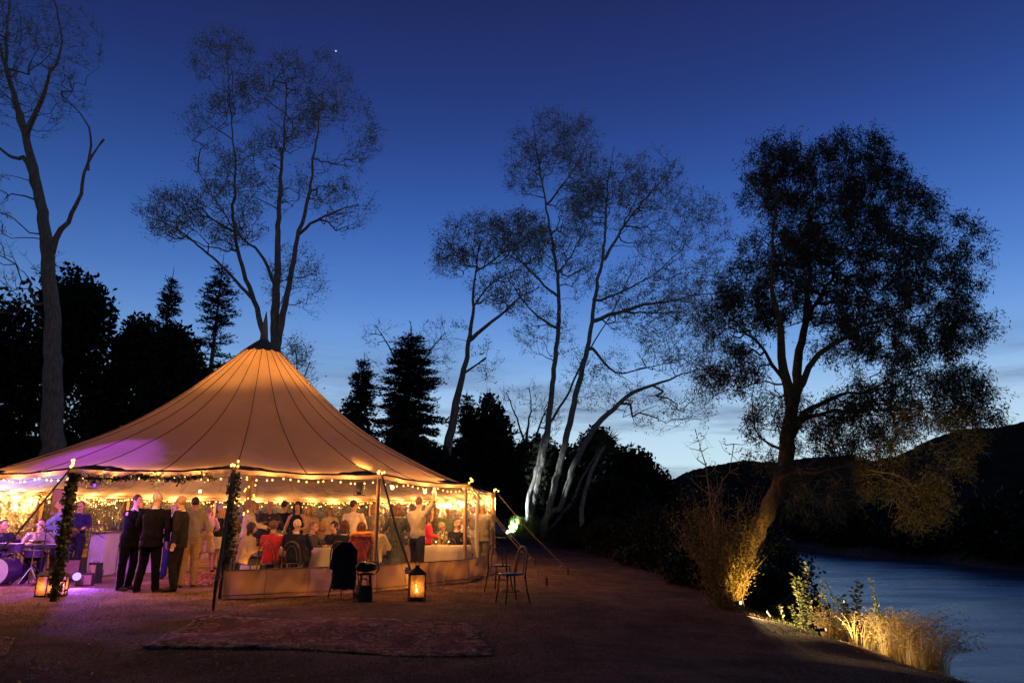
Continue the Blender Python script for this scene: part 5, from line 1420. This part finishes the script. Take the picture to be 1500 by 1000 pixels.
# --- rugs
def rug(name, corners, label, seed, nx=90, ny=46):
    C_ = [on(*c) for c in corners]
    O = sum(C_, Vector()) / 4; O.z = g(O.x, O.y)
    r = np.random.default_rng(seed); vs = []
    def rump(u, v):
        return .012 * math.sin(u * 23 + 5 * v) + .010 * math.sin(u * 41 - v * 9 + 1) + .016 * max(0, math.sin(v * 14 + 2.4 * math.sin(u * 5 + seed))) ** 3
    for j in range(ny + 1):
        for i in range(nx + 1):
            u, v = i / nx, j / ny
            p = C_[0].lerp(C_[1], u).lerp(C_[3].lerp(C_[2], u), v)
            p.y += .022 * math.sin(u * 13 + seed) * (abs(v - .5) * 2) ** 3; p.x += .03 * math.sin(v * 11) * (abs(u - .5) * 2) ** 3
            vs.append(Vector((p.x - O.x, p.y - O.y, g(p.x, p.y) + float(lump(p.x, p.y)) - O.z + .014 + rump(u, v) * .35)))
    fs = [(j * (nx + 1) + i, j * (nx + 1) + i + 1, (j + 1) * (nx + 1) + i + 1, (j + 1) * (nx + 1) + i) for j in range(ny) for i in range(nx)]
    m, n, b = nt(name + ' weave'); L = n.links.new
    uv = n.nodes.new('ShaderNodeUVMap')
    b.inputs['Roughness'].default_value = .95; b.inputs['Specular IOR Level'].default_value = .1
    mp = n.nodes.new('ShaderNodeMapping'); mp.inputs['Scale'].default_value = (5.4, 2.2, 1); L(uv.outputs[0], mp.inputs[0])
    vo = n.nodes.new('ShaderNodeTexVoronoi'); vo.inputs['Scale'].default_value = 2.6; L(mp.outputs[0], vo.inputs[0])
    wv = n.nodes.new('ShaderNodeTexNoise'); wv.inputs['Scale'].default_value = 6; wv.inputs['Detail'].default_value = 6; L(mp.outputs[0], wv.inputs[0])
    r1 = n.nodes.new('ShaderNodeValToRGB'); r1.color_ramp.interpolation = 'CONSTANT'
    e = r1.color_ramp.elements; e[0].color = (.52, .15, .14, 1); e[1].position = .75; e[1].color = (.22, .08, .10, 1)
    for q, c in ((.14, (.62, .48, .38, 1)), (.22, (.42, .13, .11, 1)), (.42, (.60, .27, .22, 1)), (.52, (.33, .10, .11, 1))): k = e.new(q); k.color = c
    L(vo.outputs['Distance'], r1.inputs[0])
    # woven border
    sp = n.nodes.new('ShaderNodeSeparateXYZ'); L(uv.outputs[0], sp.inputs[0])
    def edge(sock, wd):
        a = n.nodes.new('ShaderNodeMath'); a.operation = 'SUBTRACT'; a.inputs[1].default_value = .5; L(sock, a.inputs[0])
        c = n.nodes.new('ShaderNodeMath'); c.operation = 'ABSOLUTE'; L(a.outputs[0], c.inputs[0])
        d = n.nodes.new('ShaderNodeMath'); d.operation = 'GREATER_THAN'; d.inputs[1].default_value = .5 - wd; L(c.outputs[0], d.inputs[0]); return d
    mxm = n.nodes.new('ShaderNodeMath'); mxm.operation = 'MAXIMUM'; L(edge(sp.outputs[0], .045).outputs[0], mxm.inputs[0]); L(edge(sp.outputs[1], .11).outputs[0], mxm.inputs[1])
    mx = n.nodes.new('ShaderNodeMixRGB'); L(mxm.outputs[0], mx.inputs[0]); L(r1.outputs[0], mx.inputs[1])
    r3 = n.nodes.new('ShaderNodeValToRGB'); r3.color_ramp.elements[0].position = .42; r3.color_ramp.elements[0].color = (.12, .03, .05, 1); r3.color_ramp.elements[1].position = .55; r3.color_ramp.elements[1].color = (.42, .24, .17, 1)
    L(wv.outputs[0], r3.inputs[0]); L(r3.outputs[0], mx.inputs[2])
    m2 = n.nodes.new('ShaderNodeMixRGB'); m2.blend_type = 'MULTIPLY'; m2.inputs[0].default_value = .55; L(mx.outputs[0], m2.inputs[1])
    r4 = n.nodes.new('ShaderNodeValToRGB'); r4.color_ramp.elements[0].position = .35; r4.color_ramp.elements[1].position = .65; L(wv.outputs[0], r4.inputs[0]); L(r4.outputs[0], m2.inputs[2])
    L(m2.outputs[0], b.inputs['Base Color'])
    me = bpy.data.meshes.new(name); me.from_pydata([tuple(v) for v in vs], [], fs); uvl = me.uv_layers.new(name='UVMap')
    k = 0
    for f in fs:
        for vi in f: uvl.data[k].uv = ((vi % (nx + 1)) / nx, (vi // (nx + 1)) / ny); k += 1
    o = link_mesh(name, me, m, None, True); o.location = O
    sd = o.modifiers.new('thickness', 'SOLIDIFY'); sd.thickness = .010; sd.offset = -1
    tag(o, label, 'rug')
    return o
rug('patterned_rug', [(206, 950), (722, 957), (692, 911), (292, 906)], 'large rumpled red patterned rug lying on the grass in front of the tent', 1)
rug('patterned_rug', [(-170, 990), (-45, 1010), (24, 942), (-90, 930)], 'red rug whose pale fringed corner enters at the lower left frame edge', 2, 40, 30)
rug('patterned_rug', [(255, 858), (338, 858), (342, 836), (282, 834)], 'red and white rug on the dance floor behind the standing men', 3, 40, 30)

# --- bars
def bar(px0, px1, Y, H_, label, col):
    a, c = gp(px0, Y), gp(px1, Y); root = empty('bar_counter', (a + c) / 2, 0, label, 'bar', 'cloth-fronted bar counters')
    w_ = (c - a).length
    MB().box((0, .3, H_ + .015), (w_ + .06, .66, .03)).build('counter_top', M_CHAIR, root)
    mb = MB(); vs = []; nn = 40
    for z in (0, H_ * .5, H_ - .002):
        for j in range(nn + 1):
            u = j / nn; vs.append(Vector(((u - .5) * w_, .02 + .012 * math.sin(u * 40) * (1 - z / H_), z)))
    mb.add(vs, [(k * (nn + 1) + j, k * (nn + 1) + j + 1, (k + 1) * (nn + 1) + j + 1, (k + 1) * (nn + 1) + j) for k in range(2) for j in range(nn)])
    mb.box((-w_ / 2 + .006, .32, H_ / 2), (.008, .58, H_ - .01)).box((w_ / 2 - .006, .32, H_ / 2), (.008, .58, H_ - .01))
    mb.build('front_cloth', mat(label[:18], col, .9, .1, 3, bump=.2), root)
    return root
bar(131, 155, 17.6, 1.0, 'pale cloth-fronted counter lit purple, behind the blue stage light', (.6, .55, .5))
br = bar(158, 232, 18.6, 1.04, 'long cloth-fronted drinks bar behind the suited men', (.60, .50, .36))
for i in range(16):
    p = gp(160 + i * 3.9, 18.85 + .2 * (i % 3)); p.z += 1.07
    o = MB().lathe([(.034, 0), (.036, .02), (.036, .17), (.014, .22), (.012, .28), (.015, .285)], n=12).build('bottle', M_GREENG if i % 3 else M_GLASS, None, smooth=True); o.location = p
    tag(o, 'bottle standing in the row on the drinks bar', 'bottle', 'bottles on the drinks bar')

# --- the band corner
person('keyboard player in a grey shirt seated at the left of the tent', gp(58, 15.9), 30, 1.78, 'sit', ('keys', 'keys'), ('shirt', (.24, .20, .20)), ('trousers', (.012, .012, .02)), ('short', (.04, .02, .012)), 0, 12, True, head_tilt=14)
chair(gp(58, 15.9), 30, 'bentwood chair under the keyboard player', 'chairs in the band corner')
q = gp(58, 15.9); kd = Matrix.Rotation(math.radians(30), 3, 'Z')
kb = empty('keyboard', q + kd @ Vector((0, -.58, 0)), math.radians(30), 'stage keyboard on a crossed stand in front of the grey-shirted player', 'keyboard')
MB().box((0, 0, .765), (1.25, .30, .07)).build('case', M_BLACK, kb); MB().box((0, .05, .803), (1.1, .15, .008)).build('keys', M_LINEN, kb)
for s in (-1, 1): MB().tube([(-.35, .02 * s, .73 if s > 0 else .01), (.35, .02 * s, .01 if s > 0 else .73)], .016, 8).build('stand_leg', M_BLACK, kb)
person('drummer bent over the drums at the far left edge', gp(-4, 15.8), 60, 1.76, 'sit', ('drum', 'drum'), ('shirt', (.03, .03, .06)), ('trousers', (.02, .02, .05)), ('short', (.03, .02, .015)), 1, 14)
chair(gp(-4, 15.8), 60, 'drummer\'s chair at the far left edge', 'chairs in the band corner')
person('standing band member in a light blue shirt behind the left ivy pole', gp(86, 16.6), -60, 1.80, 'stand', ('bent', 'reach'), ('shirt', (.22, .28, .50)), ('trousers', (.02, .02, .03)), ('short', (.05, .03, .02)), 0, 4)
person('guitarist in dark clothes between the left ivy pole and the microphone', gp(112, 16.9), 20, 1.76, 'stand', ('bent', 'reach'), ('shirt', (.03, .02, .08)), ('trousers', (.02, .02, .03)), ('short', (.03, .02, .015)), 0, 6)
gt = empty('guitar', gp(112, 16.9) + Vector((.05, -.26, 1.02)), 0, 'dark guitar held across the guitarist\'s body', 'guitar')
MB().tube([(-.22, 0, -.02), (-.08, 0, -.0), (.05, 0, .03), (.14, 0, .05)], [.16, .11, .13, .06], 16, right=(0, 0, 1), ry=.03).build('guitar_body', M_CHAIR, gt, voxel=.01)
MB().box((.42, 0, .13), (.62, .02, .05), M=Matrix.Rotation(-.22, 3, 'Y')).build('neck', M_CHAIR, gt)
# drum kit
M_DRUM = mat('drum shell', (.05, .02, .08), .3, .1, 5, spec=.6); M_BRASS = mat('brass cymbal', (.65, .50, .22), .28, .1, 20, metal=1)
M_SKINH = mat('drum head', (.6, .58, .55), .6, .05, 8)
dk = empty('drum_kit', gp(12, 15.1), 0, 'drum kit with brass cymbals at the far left edge, partly behind the chairs', 'drum kit')
for nm, c, r_, h, ax in (('bass_drum', (0, 0, .28), .27, .40, 'Y'), ('snare_drum', (.42, .25, .62), .17, .14, 'Z'), ('tom_drum', (-.18, .05, .74), .15, .20, 'Z'), ('tom_drum', (.16, .05, .74), .14, .18, 'Z'), ('floor_tom', (-.5, .3, .42), .20, .40, 'Z')):
    d = Vector((0, 1, 0)) if ax == 'Y' else Vector((0, 0, 1)); c = Vector(c)
    o = MB().tube([c - d * h / 2, c + d * h / 2], r_, 24).tube([c - d * h / 2, c - d * (h / 2 - .03)], r_ + .012, 24).tube([c + d * (h / 2 - .03), c + d * h / 2], r_ + .012, 24).build(nm, M_DRUM, dk)
    MB().tube([c + d * (h / 2 + .001), c + d * (h / 2 + .004)], r_ - .01, 24).tube([c - d * (h / 2 + .004), c - d * (h / 2 + .001)], r_ - .01, 24).build('drum_head', M_SKINH, o)
    if c.z > .5: MB().tube([c - d * h / 2, Vector((c.x, c.y, .02))], .012, 6).build('stand', M_STEEL, o)
for c in ((.55, .05, 1.02), (-.55, .1, 1.08), (.30, .5, .88)):
    c = Vector(c); o = MB().lathe([(.21, 0), (.12, .015), (.045, .022), (.03, .035), (.0, .036)], c=c, n=28).build('cymbal', M_BRASS, dk, smooth=True)
    mb = MB().tube([c, Vector((c.x, c.y, .35))], .009, 6)
    for a in range(3): mb.tube([Vector((c.x, c.y, .35)), Vector((c.x + .22 * math.cos(a * 2.1), c.y + .22 * math.sin(a * 2.1), 0))], .008, 6)
    mb.build('cymbal_stand', M_STEEL, o)
# speaker on a stand
sp = empty('loudspeaker', gp(84, 17.3) + Vector((0, 0, 1.42)), .35, 'black loudspeaker on a stand, high behind the left ivy pole', 'speaker')
MB().add([(-.21, -.18, 0), (.21, -.18, 0), (.15, .18, 0), (-.15, .18, 0), (-.21, -.18, .64), (.21, -.18, .64), (.15, .18, .64), (-.15, .18, .64)], [(3, 2, 1, 0), (4, 5, 6, 7), (0, 1, 5, 4), (1, 2, 6, 5), (2, 3, 7, 6), (3, 0, 4, 7)]).build('cabinet', M_BLACK, sp)
MB().box((0, -.186, .32), (.38, .01, .60)).build('grille', M_STRAP, sp)
ss = empty('speaker_stand', gp(84, 17.3), 0, 'tripod stand under the loudspeaker behind the left ivy pole', 'stand')
MB().tube([(0, 0, .25), (0, 0, 1.42)], .018, 8).build('pole', M_BLACK, ss)
for a in range(3): MB().tube([(0, 0, .75), (.5 * math.cos(a * 2.1), .5 * math.sin(a * 2.1), 0)], .013, 6).build('leg', M_BLACK, ss)
# microphone stands
for lb, px, Y, dx in (('boom microphone stand left of the bar counter', 132, 15.7, .55), ('microphone stand with its boom toward the keyboard player', 66, 15.2, .35)):
    ms = empty('microphone_stand', gp(px, Y), 0, lb, 'mic stand', 'microphone stands')
    MB().tube([(0, 0, 0), (0, 0, 1.15)], .011, 8).lathe([(.13, 0), (.13, .015), (.02, .03)], n=20).build('upright', M_BLACK, ms)
    MB().tube([(-dx * .8, 0, 1.33), (dx * .6, 0, .92)], .008, 6).build('boom', M_BLACK, ms)
    MB().tube([(-dx * .8 - .10, 0, 1.35), (-dx * .8, 0, 1.33)], [.022, .013], 10).build('microphone', M_STRAP, ms)
# amps and boxes
for lb, px, Y, s_, rz in (('dark guitar amplifier behind the blue stage light', 112, 16.2, (.55, .30, .50), .1), ('black flight case leaning by the bar counter', 146, 15.6, (.34, .16, .42), -.5), ('low black monitor wedge beside the stage light', 134, 15.0, (.30, .28, .24), .4)):
    p = gp(px, Y); am = empty('amplifier' if 'ampl' in lb else 'flight_case' if 'case' in lb else 'monitor_wedge', p, rz, lb, 'equipment')
    MB().box((0, 0, s_[2] / 2), s_, taper=.88).build('cabinet', M_BLACK, am)
    MB().box((0, -s_[1] / 2 + .012 * 1, s_[2] / 2), (s_[0] * .82, .035, s_[2] * .78)).build('grille', M_STRAP, am)
    MB().tube([(-.08, 0, s_[2]), (-.06, 0, s_[2] + .035), (.06, 0, s_[2] + .035), (.08, 0, s_[2])], .009, 6).build('handle', M_BLACK, am)

# --- stage lights (the ground flood is visible, the others assumed or added)
def par(pos, aim, label, col, beam, energy, angle, em):
    d = (Vector(aim) - Vector(pos)).normalized()
    root = empty('stage_light', pos, 0, label, 'stage light', 'coloured stage lights of the band')
    mb = MB(); mb.tube([-d * .10, d * .06], [.085, .10], 18); mb.tube([-d * .16, -d * .10], [.05, .085], 18); mb.build('housing', M_BLACK, root)
    MB().tube([d * .062, d * .068], .078, 18).build('lens', emat(label[:24] + ' lens', col, em), root)
    a = d.cross(Vector((0, 0, 1))).normalized()
    MB().tube([a * .115, a * .115 - Vector((0, 0, .14)), -a * .115 - Vector((0, 0, .14)), -a * .115], .010, 6).build('yoke', M_BLACK, root)
    lamp('stage_beam', d * .09, energy, beam, .08, 'SPOT', root, d, angle, .6)
p = gp(121, 14.7) + Vector((0, 0, .20))
par(p, p + Vector((.55, -1, .10)), 'small flood lamp on the ground glaring blue-white toward the camera', (.24, .16, 1.0), (.34, .10, 1.0), 600, 120, 3.5)
p = gp(20, 16.6) + Vector((0, 0, .25))
par(p, at(25, 706, 18), 'blue-white stage lamp tilted up at the canvas at far left', (.5, .6, 1), (.30, .30, 1.0), 1300, 48, 5)  # assumed lamp, unseen, behind the blue-white wash on the ceiling
p = gp(150, 16.3) + Vector((0, 0, .22))
par(p, tp(-35, 5.2, 2.5), 'violet stage lamp tilted up at the roof behind the flight case', (.8, .3, 1), (.30, .05, 1.0), 1700, 42, 5)  # assumed unseen source of the violet patch on the roof
p = gp(98, 17.6) + Vector((0, 0, .9))
par(p, p + Vector((.3, -1, -.2)), 'violet wash lamp behind the guitarist', (.7, .2, 1), (.50, .10, 1.0), 420, 100, 5)  # assumed lamp giving the band corner its violet wash
p = tp(-25, 6.2, 2.0)
par(p, gp(122, 17.2) + Vector((0, 0, .5)), 'violet lamp clamped high on the left ivy pole, aimed at the band', (.7, .2, 1), (.36, .08, 1.0), 1100, 80, 3)  # added unseen lamp that washes the band and counter violet
p = gp(-60, 15.2) + Vector((0, 0, 1.9))
par(p, gp(130, 15), 'magenta wash lamp out at the left side of the band', (1, .3, .7), (.75, .2, .7), 800, 90, 3)  # added unseen lamp to tint the lawn and band purple

p = tp(21.0, 5.9, 1.95)
par(p, at(538, 652, 15.3), 'small warm spot clamped to the bare timber pole, heating the canvas above', (1, .6, .2), (1, .45, .10), 420, 40, 4)  # added lamp, put here only to brighten this patch of canvas
# --- ground spotlights in the garden
def spike(pos, aim, label, col, energy, angle, em, r_=.05):
    d = (Vector(aim) - Vector(pos)).normalized(); pos = Vector(pos)
    root = empty('garden_spotlight', pos, 0, label, 'garden light', 'garden spotlights')
    MB().tube([-d * .09, d * .04], [r_ * .7, r_ + .006], 14).build('housing', M_BLACK, root)
    MB().tube([d * .042, d * .047], r_, 14).build('lens', emat(label[:24] + ' lens', col, em), root)
    MB().tube([-d * .06, Vector((0, 0, -.16)), Vector((0, 0, -.35))], .012, 6).build('spike', M_BLACK, root)
    lamp('garden_beam', d * .06, energy, col, .04, 'SPOT', root, d, angle, .5)
p = on(741, 791, .55); b0 = Vector((fx(741, 43), 43, g(fx(741, 43), 43) + .25)); 
spike(b0, at(795, 735, 45.5), 'small white garden spotlight shining up the pale twin trunks', (.80, .92, 1.0), 14000, 60, 30, .07)
wf = on(1066, 884, -.16)
w1 = Vector((wf.x + .30, wf.y - 1.25, g(wf.x + .30, wf.y - 1.25) + .10))
spike(w1, wf + Vector((.12, .3, .95)), 'warm garden spotlight at the foot of the leaning willow', (1, .58, .13), 230, 66, 6, .03)
w2 = hit(1083, 894); w2.z += .13
spike(w2, hit(1185, 925) + Vector((0, 0, .35)), 'warm garden spotlight aimed along the bank at the tall lit plants', (1, .70, .30), 650, 84, 3, .03)
w4 = hit(1206, 934); w4.z += .10  # added lamp, kept inconspicuous, to brighten the blond grass
spike(w4, hit(1330, 945) + Vector((0, .25, .45)), 'warm garden spotlight in the grass beside the tallest pale plant', (1, .70, .28), 120, 100, 2, .02)
w3 = Vector((5.1, 8.9, g(5.1, 8.9) + .10))  # added lamp down the bank, placed only to light the hanging leaves
spike(w3, at(1345, 735, 12.2), 'warm garden spotlight hidden in the grass, aimed at the hanging willow leaves', (1, .62, .18), 380, 26, 14, .03)

# --- lit plants along the bank
def stalk_plant(name, label, base, n_st, h, seed, leaf, lsize=.07, per=46, spread=.10, asp=.55, group=None):
    r = np.random.default_rng(seed); root = empty(name, base, 0, label, 'plant', group); LPs = []; AX = []; st = MB()
    for i in range(n_st):
        hh = h * r.uniform(.6, 1) if i else h
        b_ = Vector((r.normal() * spread, r.normal() * spread, 0)); t_ = b_ + Vector((r.normal() * .12 * hh, r.normal() * .12 * hh, hh))
        m_ = b_.lerp(t_, .5) + Vector((r.normal() * .03, 0, 0)); st.tube([b_ - Vector((0, 0, .05)), m_, t_], [.007, .005, .002], 5)
        for k in range(per):
            u = (k + 1) / per; q = (b_.lerp(m_, u * 2) if u < .5 else m_.lerp(t_, u * 2 - 1))
            a = k * 2.4; LPs.append(np.array(q)); AX.append((math.cos(a), math.sin(a), .25))
    st.build('stems', M_LEAF_BUSH, root)
    V, F = leaf_arrays(np.array(LPs), lsize, asp, r=r, axis=np.array(AX)); np_mesh('leaves', V, F, leaf, root)
    return root
M_LPALE = leafmat('pale leaves', (.16, .20, .08), (.40, .40, .22), .3)
M_LDARKP = leafmat('dark plant leaves', (.03, .04, .015), (.09, .10, .04), .2)
def bp_(px, py, z=None):
    return hit(px, py)
stalk_plant('tall_weed', 'tallest pale leafy plant glowing in the garden light', bp_(1182, 925), 3, .98, 1, M_LPALE, .075, 60, .06)
stalk_plant('tall_weed', 'shorter pale leafy plant right beside the tallest one', bp_(1203, 925), 3, .72, 2, M_LPALE, .06, 46, .06)
stalk_plant('tall_weed', 'low leafy plant left of the tallest pale one', bp_(1166, 918), 3, .45, 3, M_LPALE, .06, 30, .08)
stalk_plant('tall_weed', 'dark leafy plant standing in front of the blond grass', bp_(1262, 945), 4, .85, 4, M_LDARKP, .075, 44, .08)
stalk_plant('tall_weed', 'pale narrow plant rising behind the blond grass', bp_(1293, 930), 3, .95, 5, M_LPALE, .05, 44, .07)
stalk_plant('tall_weed', 'thin yellow-green plant between the pale plants and the blond grass', bp_(1240, 932), 5, .85, 6, leafmat('yellow green leaves', (.18, .2, .05), (.35, .33, .1)), .045, 34, .16)
def grass_clump(label, base, n_, h, seed, m, bend=.5, rad=.25, w_=.006, plume=0, dirx=.5, name='grass_clump'):
    r = np.random.default_rng(seed); root = empty(name, base, 0, label, 'grass', None); V = []; F = []; c = 0; PL = []; PA = []
    for i in range(n_):
        a = r.uniform(0, 2 * PI); rr = rad * r.uniform(0, 1) ** .6; p = np.array([rr * math.cos(a), rr * math.sin(a) * .8, -.03])
        hh = h * r.uniform(.5, 1.05); dr = np.array([math.cos(a) * .5 + dirx + r.normal() * .4, math.sin(a) * .5 + r.normal() * .4, 0]) * bend * hh
        side = np.array([math.sin(a), -math.cos(a), 0]) * w_ * r.uniform(.6, 1.2); K = 5; idx = []
        for k in range(K + 1):
            t = k / K; q = p + np.array([0, 0, hh * (t - .28 * t ** 3 * bend * 1.4)]) + dr * t ** 2.2; wd = side * (1 - t * .85)
            V += [q - wd, q + wd]; idx.append(c); c += 2
        for k in range(K): F.append((idx[k], idx[k] + 1, idx[k + 1] + 1, idx[k + 1]))
        if plume:
            for _ in range(plume):
                t = r.uniform(.72, 1.0); PL.append(p + np.array([0, 0, hh * (t - .28 * t ** 3 * bend * 1.4)]) + dr * t ** 2.2 + r.normal(size=3) * .008); PA.append(dr / (np.linalg.norm(dr) + 1e-6) + np.array([0, 0, -.2]))
    np_mesh('blades', np.array(V), np.array(F), m, root)
    if plume:
        V, F = leaf_arrays(np.array(PL), .035, .3, r=r, axis=np.array(PA)); np_mesh('seed_heads', V, F, m, root)
    return root
M_BLOND = leafmat('blond grass', (.42, .30, .13), (.70, .52, .26), .35)
M_GGREEN = leafmat('green grass blades', (.12, .20, .05), (.30, .38, .12), .35)
M_GDARK = leafmat('dull grass blades', (.06, .06, .02), (.16, .13, .06), .2)
for i, (px, py, h, nn, lb) in enumerate([(1225, 931, .60, 300, 'short blond grass clump right of the pale plants'), (1270, 936, .70, 330, 'blond seeding grass clump in the middle of the lit bank'),
        (1316, 941, .80, 360, 'tallest blond seeding grass clump arching over the water'), (1356, 950, .66, 280, 'rightmost blond grass clump bending toward the water'), (1292, 958, .28, 420, 'low dim grass clump at the front of the lit bank')]):
    grass_clump(lb, bp_(px, py), nn, h, 50 + i, M_BLOND if i < 4 else M_GDARK, .55, .24, .0055, 5 if i < 4 else 0, .5)
for i in range(12):
    px = 1085 + i * 11; py = 893 + i * 3.6
    grass_clump('low tuft in the glowing strip of grass between the willow and the pale plants', bp_(px, py), 170, .13, 100 + i, M_GGREEN, .5, .16, .005, 0, 0, 'grass_tuft')['group'] = 'tufts along the lit lawn edge'
# white-lit flax by the trunks
p = Vector((fx(770, 43.6), 43.6, 0)); p.z = g(p.x, p.y)
grass_clump('bright white-lit clump of upright blades at the foot of the pale trunks', p, 800, 1.5, 7, M_GGREEN, .30, .95, .022, 0, 0, 'flax_clump')
p = Vector((fx(750, 43.3), 43.3, 0)); p.z = g(p.x, p.y)
grass_clump('smaller spiky clump fanning left of the white-lit one', p, 90, .9, 8, M_LPALE, .9, .3, .02, 0, -.8, 'flax_clump')
for i, (px, Y, h) in enumerate(((815, 40, .9), (835, 38, .8), (860, 35, .7), (900, 30, .6), (880, 33, .7), (930, 26, .5), (975, 21, .45), (1015, 17, .4), (1040, 15, .35))):
    x = min(fx(px, Y), float(crest(Y)) + .4); grass_clump(['rough dim grass nearest the pale trunks', 'rough dim grass left of the cabbage tree', 'rough dim grass at the cabbage tree foot', 'rough dim grass in front of the sloping dark bank', 'rough dim grass right of the cabbage tree foot', 'rough dim grass midway along the lawn edge', 'rough dim grass past the middle of the lawn edge', 'rough dim grass left of the willow shoots', 'rough dim grass just left of the willow foot'][i],
        Vector((x, Y, g(x, Y))), 260, h, 120 + i, M_GDARK, .5, .9 if Y > 24 else .5, .014 * Y / 30, 0, 0)
grass_clump('dim grass tuft round the willow foot', wf + Vector((-.15, -.25, 0)), 300, .28, 140, M_GGREEN, .6, .32, .004, 0, 0)

# --- ivy on the two front poles, greenery swag between them
M_IVY = leafmat('ivy leaves', (.035, .05, .018), (.10, .11, .045), .15)
for k, lb in ((0, 'ivy wound round the left front pole'), (1, 'ivy wound round the right front pole')):
    b_ = pole_base(POLE_PHI[k]); root = empty('ivy_garland', (b_.x, b_.y, g(b_.x, b_.y)), 0, lb, 'garland')
    r = np.random.default_rng(k); T = np.linspace(.05 if k == 0 else .55, 2.12, 26)
    MB().tube([Vector((.07 * math.cos(t * 7), .07 * math.sin(t * 7), t)) for t in np.linspace(T[0], 2.12, 60)], .008, 5).build('vine', M_BARK, root)
    n_ = 1500 if k == 0 else 900
    t = r.uniform(T[0], 2.12, n_); a = r.uniform(0, 2 * PI, n_); rr = .055 + .038 * r.uniform(0, 1, n_) * (1 + .8 * np.sin(t * 9 + a))
    P = np.stack([rr * np.cos(a) + (.03 if k == 1 else 0), rr * np.sin(a), t], 1)
    V, F = leaf_arrays(P, .06, .75, droop=.4, r=r); np_mesh('leaves', V, F, M_IVY, root)
A_, B_ = tp(POLE_PHI[0], TR - .10, 2.10), tp(POLE_PHI[1], TR - .10, 2.12); root = empty('greenery_swag', A_, 0, 'dark leafy swag hanging along the eave between the two ivy poles', 'garland')
f = lambda u: (B_ - A_) * u - Vector((0, 0, .04 + .05 * abs(math.sin(u * PI * 2.5))))
MB().tube([f(u) for u in np.linspace(0, .86, 40)], .012, 5).build('vine', M_BARK, root)
r = np.random.default_rng(9); U = r.uniform(0, .86, 1300); P = np.array([tuple(f(u)) for u in U]) + r.normal(size=(1300, 3)) * (.012 + .035 * (np.sin(U * 40) > .2)[:, None])
V, F = leaf_arrays(P, .055, .5, droop=.3, r=r); np_mesh('leaves', V, F, M_IVY, root)

# --- lawn blades and fallen leaves (nobody could count them)
r = np.random.default_rng(77); n_ = 120000
Yv = 3.2 + 18 * r.uniform(0, 1, n_) ** 1.25; Xv = Yv * r.uniform(-.80, .62, n_)
ok = (Xv < crest(Yv) + .4) & (np.hypot(Xv - TC.x, Yv - TC.y) > 4.5); Xv, Yv = Xv[ok], Yv[ok]
clump = np.sin(Xv * 5 + np.sin(Yv * 4)) + np.sin(Yv * 6.3 + Xv * 2); k_ = r.uniform(-2, 2, len(Xv)) < clump + .9; Xv, Yv = Xv[k_], Yv[k_]
Zg = gz(Xv, Yv) + .018 * np.sin(Xv * 2.1 + 1.3 * np.sin(Yv * 1.7)) + .014 * np.sin(Yv * 3.1 + Xv * 1.1)
P = np.stack([Xv, Yv, Zg - .01], 1); V, F = leaf_arrays(P, .05, .10, up=1.3, r=r)
tag(np_mesh('lawn_grass', V, F, leafmat('lawn blades', (.10, .08, .04), (.30, .20, .12), .2)), 'short autumn grass covering the lawn', 'grass', kind='stuff')
n_ = 9000; Yv = 3.2 + 14 * r.uniform(0, 1, n_); Xv = Yv * r.uniform(-.8, .62, n_); ok = (Xv < crest(Yv)) & (np.hypot(Xv - TC.x, Yv - TC.y) > 5.5); Xv, Yv = Xv[ok], Yv[ok]
P = np.stack([Xv, Yv, gz(Xv, Yv) + .025], 1); V, F = leaf_arrays(P, .045, .6, r=r)
V[:, 2] = np.repeat(P[:, 2], 4) + (V[:, 2] - np.repeat(P[:, 2], 4)) * .25
tag(np_mesh('fallen_leaves', V, F, leafmat('fallen leaves', (.10, .06, .03), (.30, .20, .10), .1)), 'small dry leaves scattered over the lawn', 'leaves', kind='stuff')
